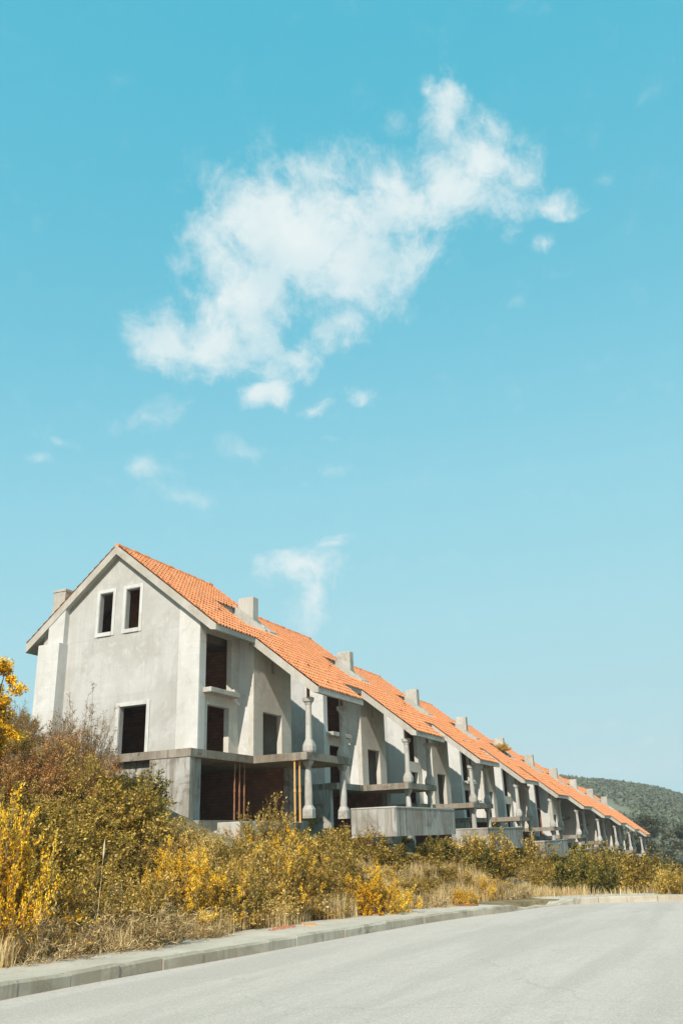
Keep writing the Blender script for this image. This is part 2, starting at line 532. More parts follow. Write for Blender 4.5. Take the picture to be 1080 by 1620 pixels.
def leafmat(name, stops, trans=0.25):
    mt, nt, N, L, B = mat(name)
    g = N.new('ShaderNodeNewGeometry')
    oi = N.new('ShaderNodeObjectInfo')
    ad = N.new('ShaderNodeMath'); ad.operation = 'MULTIPLY_ADD'; ad.inputs[1].default_value = 0.22; ad.inputs[2].default_value = -0.11
    L.new(oi.outputs['Random'], ad.inputs[0])
    a2 = N.new('ShaderNodeMath'); a2.operation = 'ADD'; L.new(g.outputs['Random Per Island'], a2.inputs[0]); L.new(ad.outputs[0], a2.inputs[1])
    v = N.new('ShaderNodeTexCoord')
    nn = noise(nt, v.outputs['Object'], 1.6, 3)
    a3 = N.new('ShaderNodeMath'); a3.operation = 'ADD'
    L.new(a2.outputs[0], a3.inputs[0]); L.new(rng(nt, nn, 0.3, 0.7, -0.28, 0.28), a3.inputs[1])
    n3 = noise(nt, v.outputs['Object'], 0.33, 2)
    a4 = N.new('ShaderNodeMath'); a4.operation = 'ADD'
    L.new(a3.outputs[0], a4.inputs[0]); L.new(rng(nt, n3, 0.35, 0.65, -0.34, 0.26), a4.inputs[1])
    col = ramp(nt, a4.outputs[0], stops)
    L.new(col, B.inputs['Base Color']); B.inputs['Roughness'].default_value = 0.6
    B.inputs['Specular IOR Level'].default_value = 0.25
    tr_ = N.new('ShaderNodeBsdfTranslucent'); L.new(col, tr_.inputs[0])
    mx_ = N.new('ShaderNodeMixShader'); mx_.inputs[0].default_value = trans
    L.new(B.outputs[0], mx_.inputs[1]); L.new(tr_.outputs[0], mx_.inputs[2])
    L.new(mx_.outputs[0], N['Material Output'].inputs[0])
    return mt


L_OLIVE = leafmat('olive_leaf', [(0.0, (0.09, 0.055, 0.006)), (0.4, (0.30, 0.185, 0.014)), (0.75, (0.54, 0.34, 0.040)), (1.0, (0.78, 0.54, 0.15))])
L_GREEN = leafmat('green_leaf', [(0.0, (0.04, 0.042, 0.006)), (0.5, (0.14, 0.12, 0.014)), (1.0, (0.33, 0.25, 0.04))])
L_KHAKI = leafmat('khaki_leaf', [(0.0, (0.14, 0.08, 0.010)), (0.4, (0.40, 0.245, 0.028)), (0.75, (0.62, 0.405, 0.075)), (1.0, (0.82, 0.58, 0.22))])
L_STRAW = leafmat('straw_leaf', [(0.0, (0.34, 0.22, 0.085)), (0.5, (0.60, 0.42, 0.19)), (1.0, (0.82, 0.64, 0.36))])
L_RED = leafmat('rusty_leaf', [(0.0, (0.24, 0.09, 0.02)), (0.5, (0.52, 0.23, 0.06)), (1.0, (0.72, 0.42, 0.15))])
L_BROWN = leafmat('brown_leaf', [(0.0, (0.14, 0.075, 0.03)), (0.5, (0.32, 0.18, 0.075)), (1.0, (0.52, 0.34, 0.17))])
L_FLOWER = leafmat('yellow_flower', [(0.0, (0.72, 0.34, 0.005)), (0.5, (0.90, 0.50, 0.01)), (1.0, (0.98, 0.66, 0.04))], 0.2)
L_TREE = leafmat('tree_leaf', [(0.0, (0.022, 0.026, 0.012)), (0.5, (0.06, 0.062, 0.026)), (1.0, (0.12, 0.115, 0.05))], 0.15)

# ------------------------------------------------------------------ the house
UW, UD = 11.235, 0.752
YR, ZR, S = 4.40, 9.287, 0.804
OX, XR, XV = 0.31, 7.30, 2.74
Y_EAVE, Y_PORCH, Y_BACK = -0.98, -4.02, 9.25
WX0, WX1, WY0, WY1 = 3.8, 6.05, 0.27, 2.1       # notch in the roof
DT = 0.40                                       # vertical thickness of the roof slab


def P(y):
    return ZR - S * abs(y - YR)


def roof_void(x, y):
    if y < Y_EAVE and x < XV: return True
    if WX0 < x < XR + 1 and WY0 < y < WY1: return True
    return False


def tile_mesh(front=True):
    """corrugated tile field: every row tucks under the one above and its raised rolls are open at the lower end"""
    rng_ = np.random.RandomState(3 if front else 4)
    seg = 8
    ncol = int(round((XR + OX) / TP))
    xs = np.linspace(-OX, -OX + ncol * TP, ncol * seg + 1)
    ph = np.arange(len(xs)) * 2 * math.pi / seg
    prof = 0.033 * np.maximum(np.cos(ph), -.45)
    y_end = Y_PORCH if front else Y_BACK
    nrow = int(round(abs(y_end - YR) / TRY))
    step = (y_end - YR) / nrow
    sg = 1 if step > 0 else -1
    V = []; Q = []
    n = len(xs)
    for r in range(nrow):
        ya, yb = YR + r * step, YR + (r + 1) * step
        yt = ya - sg * .10 if r else ya
        yb_o = yb + sg * .03
        jit = np.repeat(rng_.uniform(-0.008, 0.008, ncol), seg); jit = np.append(jit, jit[-1])
        slip = np.where(rng_.uniform(0, 1, ncol) > .992, rng_.uniform(-.06, -.02, ncol), 0) * (1 if step < 0 else -1)
        jy = np.repeat(rng_.uniform(-0.014, 0.014, ncol) + slip, seg); jy = np.append(jy, jy[-1])
        za = P(yt) + 0.022 + prof * .8
        zb = P(yb_o) + 0.082 + prof + jit
        zc = P(yb_o) + 0.045 + prof * 0.9
        b = len(V)
        V += [(x, yt, z) for x, z in zip(xs, za)] + [(x, yb_o + j_, z) for x, z, j_ in zip(xs, zb, jy)] + [(x, yb_o + j_, z) for x, z, j_ in zip(xs, zc, jy)]
        ymid = (ya + yb) / 2
        for i in range(n - 1):
            tx = -OX + (i // seg + 0.5) * TP
            if front and roof_void(tx, ymid): continue
            Q.append((b + i, b + n + i, b + n + i + 1, b + i + 1))
            if (i + 1) % seg not in (0, 1, 2) and (i % seg) != 0:
                Q.append((b + n + i, b + 2 * n + i, b + 2 * n + i + 1, b + n + i + 1))
    me = np_mesh('roof_tiles', V, Q)
    return me


def slope_piece(mb, x0, x1, y0, y1, t=DT, up=0.0, eave=False):
    if eave:        # the underside is cut back level towards the edge
        yc = y0 + .26
        mb.prism_x(x0, x1, [(y0, P(y0) - .23), (yc, P(yc) - t), (y1, P(y1) - t), (y1, P(y1) + up), (y0, P(y0) + up)])
    else:
        mb.prism_x(x0, x1, [(y0, P(y0) - t), (y1, P(y1) - t), (y1, P(y1) + up), (y0, P(y0) + up)])


def wall_y(mb, y0, y1, xb, zb, holes, top=None):
    """wall in a plane of constant y; holes are (x0, x1, z0, z1)"""
    xs = sorted({xb[0], xb[1], *[h[0] for h in holes], *[h[1] for h in holes]})
    for a, b in zip(xs[:-1], xs[1:]):
        cuts = sorted([(h[2], h[3]) for h in holes if h[0] < (a + b) / 2 < h[1]])
        z = zb[0]
        for c0, c1 in cuts:
            if c0 > z + 1e-4: mb.box(a, b, y0, y1, z, c0)
            z = c1
        if z < zb[1] - 1e-4: mb.box(a, b, y0, y1, z, zb[1])


def wall_x(mb, x0, x1, yb, z0, holes, ztop, extra=()):
    ys = sorted({yb[0], yb[1], *extra, *[h[0] for h in holes], *[h[1] for h in holes]})
    for a, b in zip(ys[:-1], ys[1:]):
        cuts = sorted([(h[2], h[3]) for h in holes if h[0] < (a + b) / 2 < h[1]])
        z = z0
        for c0, c1 in cuts:
            if c0 > z + 1e-4: mb.prism_x(x0, x1, [(a, z), (b, z), (b, c0), (a, c0)])
            z = c1
        mb.prism_x(x0, x1, [(a, z), (b, z), (b, ztop(b)), (a, ztop(a))])


def under(y):
    return P(y) - DT + 0.02


def frame_x(mb, x0, x1, y0, y1, z0, z1, w, wb):
    """rectangular surround proud of a gable wall; mitre-free: head and sill between the jambs"""
    mb.box(x0, x1, y0, y0 + w, z0, z1)
    mb.box(x0, x1, y1 - w, y1, z0, z1)
    mb.box(x0 + 0.003, x1, y0 + w, y1 - w, z1 - w, z1)
    if wb: mb.box(x0 - 0.03, x1, y0 + w, y1 - w, z0, z0 + wb)


GH = [(3.20, 3.92, 5.44, 7.22), (4.68, 5.38, 5.44, 7.22), (2.52, 3.92, 0.04, 2.10)]


def column(root, cx, cy, zb, zt, lower=False):
    mb = MB()
    H = zt - zb
    if lower:
        ped = MB(); ped.loft(cx, cy, [(zb, .225, 1), (zb + .34, .225, 1), (zb + .42, .19, .8), (zb + .50, .165, .4)], 16)
        mb.loft(cx, cy, [(zb + .50, .155, .1), (zb + .9, .165, .0), (zb + 1.5, .145, 0), (zt - .26, .115, 0)], 16)
        cap = MB(); cap.loft(cx, cy, [(zt - .26, .13, .3), (zt - .20, .15, .6), (zt - .10, .185, 1), (zt, .19, 1)], 16)
    else:
        ped = MB(); ped.loft(cx, cy, [(zb, .20, 1), (zb + .08, .235, 1), (zb + .27, .235, 1), (zb + .42, .19, .8), (zb + .54, .145, .4)], 16)
        mb.loft(cx, cy, [(zb + .54, .14, .5), (zb + 1.1, .132, .3), (zt - .32, .118, .3)], 16)
        cap = MB(); cap.loft(cx, cy, [(zt - .32, .125, .5), (zt - .22, .145, .7), (zt - .17, .195, 1), (zt - .02, .21, 1), (zt, .20, 1)], 16)
    c = mb.build('porch_column', M_COLUMN, root)
    ped.build('column_base', M_COLUMN, c)
    cap.build('column_capital', M_COLUMN, c)
    return c


def make_house(first=False, ruin=False):
    root = empty('terraced_house')
    # gable wall
    g = MB()
    if ruin:
        wall_x(g, 0, .25, (3.2, 8.5), 0.0, [], under, extra=(YR,))
    else:
        wall_x(g, 0, .25, (0, 8.5), 0.0, GH if first else [], under, extra=(YR,))
    g.build('gable_wall', M_PLASTER, root)
    if not ruin:
        q = MB()
        wall_x(q, -.035, -.0005, (-.03, 1.02), 0.0, [], under)
        q.box(0, .43, -.035, -.001, 0, P(0) - DT - .02)
        q.build('quoin_pier', M_QUOIN, root)
    # chimney breast at the back corner
    b = MB()
    b.prism_x(-.28, -.001, [(7.10, 5.15), (8.0, 5.15), (8.0, under(8.0)), (7.10, under(7.10))])
    b.box(-.55, -.001, 7.05, 8.25, -0.5, 5.15)
    b.build('chimney_breast', M_QUOIN, root)
    if first:
        for (a0, a1, z0, z1) in ((3.02, 4.08, 5.26, 7.40), (4.50, 5.55, 5.26, 7.40)):
            f = MB(); frame_x(f, -.03, .10, a0, a1, z0, z1, .15, .17)
            f.build('window_surround', M_WHITE, root)
        f = MB(); frame_x(f, -.045, .10, 2.36, 4.10, 0.02, 2.28, .165, 0)
        f.build('door_surround', M_WHITE, root)
        pl = MB(); pl.box(-.22, -.001, 2.3, 5.6, -.36, -.02); pl.box(-.05, -.001, 4.12, 5.6, -.02, .34)
        pl.build('wall_plinth', M_SLAB, root)
    # front walls
    if not ruin:
        f = MB()
        wall_y(f, 0, .25, (.25, 3.05), (0, P(0) - DT), [(.43, 2.44, 2.58, 4.95), (.66, 2.28, .05, 1.95)])
        f.build('front_wall', M_FRONT, root)
        j = MB()
        wall_x(j, 3.05, 3.30, (-.50, .25), 0, [], under)
        j.build('side_wall', M_QUOIN, root)
        dw = MB()
        wall_y(dw, -.75, -.50, (3.05, 6.40), (0, P(-.75) - DT + .02), [(3.84, 5.50, .05, 1.92), (4.62, 4.86, 3.72, 4.25)])
        dw.build('porch_wall', M_FRONT, root)
        lg = MB(); lg.box(.28, 2.52, -.42, -.002, 2.37, 2.57)
        lg.build('window_ledge', M_TRIM, root, bevel=.012)
        # rooms
        r = MB()
        wall_y(r, 2.0, 2.15, (.25, 6.15), (0, 5.0), [(1.5, 2.5, 2.65, 4.7), (4.3, 5.1, .0, 2.0)])
        r.box(3.1, 3.25, 2.15, 8.3, 0, 5.0)
        r.box(3.31, 3.4, .25, 2.0, 0, 5.0)
        r.prism_x(1.9, 2.05, [(2.15, 5.26), (8.2, 5.26), (8.2, 5.4), (YR, P(YR) - DT - .05), (2.15, P(2.15) - DT - .05)])
        r.build('brick_partition', M_BRICK, root)
    fl = MB()
    fl.box(.25, 6.15, .25, 8.3, 2.40, 2.60)
    fl.box(.25, 6.15, .25, 8.3, 5.06, 5.25)
    fl.box(.25, 6.15, .45, 1.6, 4.72, 5.06)
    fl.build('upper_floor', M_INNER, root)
    sw = MB()
    wall_x(sw, 6.15, 6.40, (-.50, 8.5), -3.0, [], under, extra=(YR,))
    sw.build('end_wall', M_FRONT, root)
    bw = MB(); bw.box(.25, 6.15, 8.3, 8.5, -2.9, P(8.5) - DT)
    bw.build('back_wall', M_FRONT, root)
    # lower storey
    lo = MB()
    lo.box(-.2, 6.05, 6.6, 6.8, -3.0, -.3)
    lo.box(6.03, 6.147, -.50, 6.6, -2.549, -.31)
    lo.box(2.6, 2.75, 2.4, 6.6, -2.549, -.31)
    lo.build('cellar_wall', M_BRICK, root)

    def pier(*b_):
        q_ = MB(); q_.box(*b_); q_.build('cellar_pier', M_RAW, root)
    if first:
        pier(-1.5, -1.2, -.75, 1.1, -3.9, -.302)
        pier(-1.2, -.35, -.45, -.15, -3.4, -.302)
        pier(-1.2, -1.0, 1.1, 6.7, -3.4, -.302)
    else:
        pier(-.25, 0.05, -.40, 6.7, -3.4, -.302)
    pier(6.05, 6.42, -.85, -.52, -3.4, -.302)
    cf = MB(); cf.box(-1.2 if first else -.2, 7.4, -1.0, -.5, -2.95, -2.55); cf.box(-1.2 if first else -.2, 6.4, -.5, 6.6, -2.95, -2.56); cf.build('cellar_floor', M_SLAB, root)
    # terrace slab
    ts = MB()
    if first:
        ts.box(-1.53, 0, .0, 3.1, -.30, 0); ts.box(-1.53, 3.0, -.78, 0, -.30, 0.002)
    else:
        ts.box(-.25, 3.0, -.78, 0, -.30, 0)
    ts.box(3.0, 7.4, -3.30, -.78, -.30, 0)
    ts.box(0, 6.5, 0, 8.5, -.30, -.004)
    ts.box(3.0, 7.4, -.78, 0, -.30, -.004)
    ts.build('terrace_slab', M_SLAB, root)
    for cx in (3.57, 6.87):
        column(root, cx, -3.12, 0.0, 2.27)
        column(root, cx, -3.05, -2.55, -.30, True)
    for cx in (3.57, 6.87):
        po = MB(); po.box(cx - .05, cx + .05, -3.17, -3.07, 2.27, P(-3.12) - DT + .03)
        po.build('column_post', M_RUST, root)
    # roof
    rf = MB()
    slope_piece(rf, -OX, XR, WY1, YR)
    slope_piece(rf, -OX, WX0, WY0, WY1)
    slope_piece(rf, -OX, XV, Y_EAVE, WY0, eave=True)
    slope_piece(rf, XV, XR, Y_EAVE, WY0)
    slope_piece(rf, XV, XR, Y_PORCH, Y_EAVE, eave=True)
    rf.prism_x(-OX, XR, [(YR, P(YR) - DT), (Y_BACK, P(Y_BACK) - DT), (Y_BACK, P(Y_BACK)), (YR, P(YR))])
    roof = rf.build('roof', M_TRIM, root)
    tl = link('roof_tiles', TILE_F, M_TILE, roof)
    tb = link('roof_tiles', TILE_B, M_TILE, roof)
    rg = MB()
    n = 20
    for i in range(n):
        x0 = -OX + i * (XR + OX) / n; x1 = x0 + (XR + OX) / n + .02
        dz_ = .018 * math.sin(i * 2.7) + .01 * math.sin(i * 5.1)
        rg.tube([(x0, YR, ZR + dz_), (x1, YR, ZR + .015 + dz_)], [.115, .10], 8)
    rg.build('ridge_tiles', M_TILE, roof)
    # light well: parapet strip, shaft walls
    ws = MB()
    slope_piece(ws, WX1, XR, WY0, WY1, t=.5, up=.03)
    slope_piece(ws, WX1 - .25, WX1 - .02, WY0 - .0, WY1 - .0, t=.62, up=.14)
    for i in range(5):
        y0 = WY0 + .15 + i * .36
        ws.prism_x(WX1 + .45 + .1 * (i % 2), XR - .1 - .15 * ((i * 3) % 4), [(y0, P(y0) + .02), (y0 + .16, P(y0 + .16) + .02), (y0 + .16, P(y0 + .16) + .09), (y0, P(y0) + .09)])
    ws.build('roof_parapet', M_TRIM, roof)
    sh = MB()
    sh.box(WX0 - .1, WX1 + .2, WY0, WY1, 4.6, 4.75)
    sh.box(WX0 - .12, WX0 - .002, WY0, WY1, 4.75, P(WY0) - DT - .02)
    sh.box(WX0, WX1 + .1, WY1 + .05, WY1 + .2, 4.75, P(WY1) - .1)
    sh.box(WX1 + .002, WX1 + .12, WY0, WY1, 4.75, P(WY0) - .42)
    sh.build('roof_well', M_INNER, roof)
    ch = MB(); ch.box(6.12, 6.64, 1.15, 2.0, 5.8, 7.95)
    cho = ch.build('chimney', M_TRIM, roof, bevel=.015)
    ch2 = MB(); ch2.box(-.12, .48, 7.36, 8.06, 5.2, 7.72); ch2.box(-.15, .51, 7.33, 8.09, 7.66, 7.78)
    ch2.build('chimney', M_TRIM, roof, bevel=.01)
    return root


TILE_F = tile_mesh(True)
TILE_B = tile_mesh(False)
HOUSE_LABELS = [
    "end house of the row, its tall pale gable with two attic windows facing the road",
    "second house of the row, right beside the big gable-end house",
    "third house of the row, counted from the big gable end",
    "fourth house of the row, its chimney in the middle of the long roofline",
    "fifth house of the row, yellow weeds growing out of its roof",
    "sixth house of the row, just beyond the one with weeds on its roof",
    "seventh house, first of the roofs standing open on bare columns",
    "eighth house, open on columns, two roofs past the sixth walled house",
    "second last house of the row, small far shell with its chimney against the hill",
    "last house of the row, lowest orange roof tip nearest the wooded hill"]
protos = {}
houses = []
for k in range(10):
    typ = 'first' if k == 0 else ('ruin' if k >= 6 else 'mid')   # the far shells have no front walls
    if typ not in protos:
        h = make_house(first=(typ == 'first'), ruin=(typ == 'ruin'))
        protos[typ] = h
    else:
        h = copy_tree(protos[typ])
    h.location = (k * UW, 0, -k * UD)
    tag(h, HOUSE_LABELS[k], 'house', 'unfinished houses stepping down in a row')
    houses.append(h)
GONE = {2: ['window_ledge'], 4: ['porch_wall', 'window_ledge'], 5: ['front_wall', 'window_ledge']}
for k, names in GONE.items():
    for ch_ in [c_ for c_ in bpy.data.objects if c_.parent == houses[k]]:
        if ch_.name.split('.')[0] in names:
            bpy.data.objects.remove(ch_)
rl = random.Random(5)
for k, (x, y, z, sx) in enumerate([(2.38, -.2, 2.57, .14), (UW * 3 + 2.3, -.2, 2.57 - 3 * UD, .18), (UW * 2 + 5.6, -2.9, -2 * UD, .3)]):
    mb = MB()
    for q in range(7):
        bx_, by_, bz_ = rl.uniform(-sx, sx), rl.uniform(-sx * .6, sx * .6), rl.uniform(0, sx * .6) * (q > 2)
        r_ = sx * rl.uniform(.35, .6)
        pts_ = [(bx_ + r_ * rl.uniform(.5, 1) * a_, by_ + r_ * rl.uniform(.5, 1) * b_, max(0, bz_ + r_ * rl.uniform(.5, 1) * (c_ + 1) * .6)) for a_ in (-1, 1) for b_ in (-1, 1) for c_ in (-1, 1)]
        mb.add(pts_, [(0, 1, 3, 2), (4, 6, 7, 5), (0, 4, 5, 1), (2, 3, 7, 6), (0, 2, 6, 4), (1, 5, 7, 3)])
    o = mb.build('rubble_heap', M_WHITE); o.location = (x, y, z)
    tag(o, ['broken white plaster lumps on the window ledge of the end house', 'broken white lumps on the window ledge of the fourth house', 'broken blocks lying on the terrace of the third house'][k], 'rubble', 'rubble left on the unfinished houses')

# ------------------------------------------------------------------ garden walls (concrete boxes in front of the houses)
ORD = ['first', 'second', 'third', 'fourth', 'fifth', 'sixth', 'seventh', 'eighth', 'ninth', 'tenth', 'eleventh']
for k in range(9):
    if k == 0:
        mb = MB()
        x0, x1, y0, y1, z0, z1, t = 0, 6.53, 0, 1.75, -.95, 0, .16
        mb.box(x0, x1, y0, y0 + t, z0, z1)
        mb.box(x0, x0 + t, y0 + t, y1, z0, z1); mb.box(x1 - t, x1, y0 + t, y1, z0, z1)
        r0 = empty('garden_planter')
        mb.build('planter_wall', M_RAW, r0)
        rim = MB(); rim.box(x0 - .02, x1 + .02, y0 - .02, y0 + t + .01, z1 + .001, z1 + .05); rim.box(x0 - .02, x0 + t, y0 + t + .01, y1, z1 + .001, z1 + .05)
        rim.build('planter_rim', M_TRIM, r0)
        s_ = MB(); s_.box(x0 + t, x1 - t, y0 + t, y1, z0 + .02, -.25); s_.build('planter_soil', M_SLAB, r0)
        pl0 = r0
    else:
        r0 = copy_tree(pl0)
    r0.location = (.78 + k * UW, -7.95, -2.40 - k * UD)
    tag(r0, f"grey stained concrete planter box in the bushes before the {ORD[k]} house from the big gable", 'planter', 'concrete planter boxes in front of the houses')

mb = MB(); mb.box(0, 1.6, 0, .9, -1.3, 0); mb.box(.1, 1.5, .9, 1.1, -1.3, -.25)
o = mb.build('concrete_block', M_TRIM, bevel=.02); o.location = (-3.2, -4.0, -2.72)
tag(o, "pinkish low concrete block below the open cellar, left of the yellow props", 'block')

# props under the first terrace
def prop(x, y, z0, z1, r, m_, name, label, cat, group):
    rt = empty(name, (x, y, z0))
    a = MB(); a.tube([(0, 0, 0.02), (0.0, 0, (z1 - z0) * .5), (0.01, 0, z1 - z0 - .02)], [r, r, r * .85], 10)
    a.build('prop_tube', m_, rt, smooth=False)
    b = MB(); b.tube([(0, 0, (z1 - z0) * .48), (0, 0, (z1 - z0) * .53)], [r * 1.35, r * 1.35], 10)
    b.box(-.09, .09, -.09, .09, 0, .015); b.box(-.09, .09, -.09, .09, z1 - z0 - .015, z1 - z0)
    b.build('prop_collar', m_, rt)
    tag(rt, label, cat, group)
prop(2.95, -2.75, -2.7, -.302, .042, M_YPIPE, 'support_prop', 'yellow steel prop, left one of the pair under the terrace corner', 'prop', 'yellow props under the terrace')
prop(3.28, -2.80, -2.7, -.302, .042, M_YPIPE, 'support_prop', 'yellow steel prop, right one of the pair beside the porch column', 'prop', 'yellow props under the terrace')
for i, x in enumerate((1.95, 2.35, 2.75)):
    prop(x - .15, -.62 + .02 * i, -2.55, -.302, .032, M_RUST, 'support_prop', ['thin rusty prop in the open cellar, farthest left of three', 'thin rusty prop in the open cellar, between two others', 'thin rusty prop in the open cellar, nearest the yellow pair'][i], 'prop', 'rusty props in the open cellar')

# ------------------------------------------------------------------ ground
KERB = [(-70, -9.6), (-40, -9.75), (-25, -9.85), (-18.9, -9.95), (-16.5, -10.03), (-13.4, -10.35), (-9.2, -10.6), (-4.9, -11.0), (-2.2, -11.5), (-.75, -11.95),
        (1.2, -12.25), (2.7, -12.65), (4.0, -13.3), (4.9, -14.4), (5.25, -15.8), (5.4, -18), (5.6, -24), (6, -60)]


def smooth_path(p, n=3):
    for _ in range(n - 1):
        q = [p[0]]
        for a, b in zip(p[:-1], p[1:]):
            q += [(a[0] * .75 + b[0] * .25, a[1] * .75 + b[1] * .25), (a[0] * .25 + b[0] * .75, a[1] * .25 + b[1] * .75)]
        q.append(p[-1]); p = q
    return p


KP = np.array(smooth_path(KERB))


def road_z(x):
    return CAM_LOC[2] - 1.65 - .022 * (x - CAM_LOC[0])


def sdist(X, Y):
    """signed distance to the kerb line, positive off the road"""
    P_ = np.stack([X, Y], -1)[..., None, :]
    a = KP[:-1]; b = KP[1:]
    ab = b - a
    t = np.clip(((P_ - a) * ab).sum(-1) / (ab ** 2).sum(-1), 0, 1)
    q = a + t[..., None] * ab
    dd = np.linalg.norm(P_ - q, axis=-1)
    i = dd.argmin(-1)
    aa = a[i]; bb = ab[i]
    cr = bb[..., 0] * (np.stack([X, Y], -1) - aa)[..., 1] - bb[..., 1] * (np.stack([X, Y], -1) - aa)[..., 0]
    return np.sign(cr) * dd.min(-1)


def sstep(a, b, x):
    t = np.clip((x - a) / (b - a), 0, 1)
    return t * t * (3 - 2 * t)


def fbm(X, Y, s, seed=0):
    r = np.random.RandomState(seed); o = 0; a = 1
    for k in range(5):
        ax, ay, px, py = r.uniform(-1, 1, 4)
        th = r.uniform(0, 6.28); c, sn = math.cos(th), math.sin(th)
        o = o + a * np.sin((X * c + Y * sn) * s + px * 9) * np.cos((-X * sn + Y * c) * s * 1.2 + py * 9)
        a *= .55; s *= 2.1
    return o


def ground_z(X, Y):
    X = np.asarray(X, float); Y = np.asarray(Y, float)
    s = sdist(X, Y)
    xl = np.minimum(X, 130)
    shL = -3.2 + .45 * np.clip(Y + 3.5, -3.6, 14) + .1 * np.clip(Y - 10.5, 0, 60)
    drop = -.067 * np.maximum(xl, 0)
    cell = np.mod(X, UW)
    gap = sstep(7.2, 7.7, cell) * (1 - sstep(10.4, 10.9, cell)) * (X > 0)
    shR = -3.02 + drop - 1.05 * sstep(1.8, 5.0, -Y) - .35 * sstep(5.5, 8, -Y) + 3.3 * sstep(6.9, 8.6, Y) + gap * (1 - sstep(6.9, 8.6, Y)) * .55 * np.clip(Y + 1.2, 0, 3.4) + .12 * np.clip(Y - 9, 0, 40)
    low = -4.75 + drop - .06 * np.clip(-9 - Y, 0, 30)
    shR = shR + (low - shR) * (1 - sstep(-9.6, -8.1, Y)) * sstep(3, 9, X) 
    w = sstep(-3.2, -1.6, X)
    sh = shL * (1 - w) + shR * w
    base = road_z(np.minimum(X, 8)) - .067 * np.clip(X - 8, 0, 130) + .16
    k = sstep(1.9, 4.6, s)
    k = np.where(X > 5, sstep(1.9, 9.0, s), k)
    z = base + (sh - base) * k
    z = np.where(s < .3, road_z(X) - .5, z)
    amp = sstep(2.2, 4, s) * .10
    z = z + amp * fbm(X, Y, .9, 3)
    far = sstep(140, 260, X)
    z = z * (1 - far) + far * (-14 + .8 * fbm(X, Y, .02, 8))
    return z


def axis(parts):
    o = []
    for a, b, n in parts: o += list(np.linspace(a, b, n, endpoint=False))
    return np.array(o + [parts[-1][1]])


gx = axis([(-900, -60, 12), (-60, -22, 20), (-22, 14, 90), (14, 140, 190), (140, 400, 20), (400, 2500, 14)])
gy = axis([(-1500, -100, 12), (-100, -20, 20), (-20, 12, 96), (12, 60, 24), (60, 300, 14), (300, 1800, 12)])
GX, GY = np.meshgrid(gx, gy, indexing='ij')
GZ = ground_z(GX, GY)
nx, ny = GX.shape
idx = np.arange(nx * ny).reshape(nx, ny)
quads = np.stack([idx[:-1, :-1], idx[1:, :-1], idx[1:, 1:], idx[:-1, 1:]], -1).reshape(-1, 4)
M_GROUND, nt, N, L, B = mat('dry_earth')
v = ocoord(nt, False)
c = ramp(nt, noise(nt, v, 1.3, 8, 0.7), [(0.3, (0.10, 0.07, 0.035)), (0.5, (0.20, 0.145, 0.065)), (0.7, (0.33, 0.24, 0.12))])
L.new(c, B.inputs['Base Color']); B.inputs['Roughness'].default_value = 1
bump(nt, noise(nt, v, 7, 6), 0.8, 0.1, B)
me = np_mesh('ground', np.stack([GX, GY, GZ], -1).reshape(-1, 3), quads)
tag(link('ground', me, M_GROUND), kind='structure')

# road sheet
M_ROAD, nt, N, L, B = mat('pale_asphalt')
v = ocoord(nt, False)
c = ramp(nt, noise(nt, v, 0.35, 6, 0.6, 0.5), [(0.3, (0.525, 0.432, 0.375)), (0.7, (0.60, 0.50, 0.435))])
c = mixc(nt, rng(nt, noise(nt, v, 0.6, 6, 0.65, 0.3, st=(0.14, 1.3, 1)), 0.42, 0.60, 0, 0.75, True), c, (0.42, 0.35, 0.30))
c = mixc(nt, rng(nt, noise(nt, v, 1.1, 8, 0.75, 0.6), 0.60, 0.66, 0, 0.4, True), c, (0.36, 0.30, 0.25))
c = mixc(nt, rng(nt, noise(nt, v, 5, 6, 0.75, 0.3, st=(.6, 1.4, 1)), 0.42, 0.62, 0, 0.35), c, (0.42, 0.345, 0.29))
c = mixc(nt, rng(nt, noise(nt, v, 24, 4, 0.8), 0.40, 0.62, 0, 0.55), c, (0.36, 0.295, 0.25))
c = mixc(nt, rng(nt, noise(nt, v, 38, 3, 0.8), 0.50, 0.62, 0, 0.55), c, (0.72, 0.62, 0.545))
vo = N.new('ShaderNodeTexVoronoi'); vo.feature = 'DISTANCE_TO_EDGE'; vo.inputs['Scale'].default_value = 0.16
nv = N.new('ShaderNodeTexNoise'); nv.inputs['Scale'].default_value = 1.2; nv.inputs['Detail'].default_value = 6; L.new(v, nv.inputs['Vector'])
av = N.new('ShaderNodeVectorMath'); av.operation = 'MULTIPLY_ADD'; av.inputs[1].default_value = (1.6, 1.6, 0)
L.new(nv.outputs['Color'], av.inputs[0]); L.new(v, av.inputs[2]); L.new(av.outputs[0], vo.inputs['Vector'])
c = mixc(nt, rng(nt, vo.outputs['Distance'], 0.0, 0.003, 0.45, 0), c, (0.27, 0.235, 0.20))
L.new(c, B.inputs['Base Color']); B.inputs['Roughness'].default_value = 0.85
bump(nt, noise(nt, v, 80, 3, 0.7), 0.5, 0.01, B)
poly = [(x, y) for x, y in KP] + [(-70, -60)]
bm = bmesh.new()
vs = [bm.verts.new((x, y, road_z(x))) for x, y in poly]
bm.faces.new(vs)
bmesh.ops.triangulate(bm, faces=bm.faces)
bmesh.ops.recalc_face_normals(bm, faces=bm.faces)
me = bpy.data.meshes.new('road'); bm.to_mesh(me); bm.free()
tag(link('road', me, M_ROAD), kind='structure')

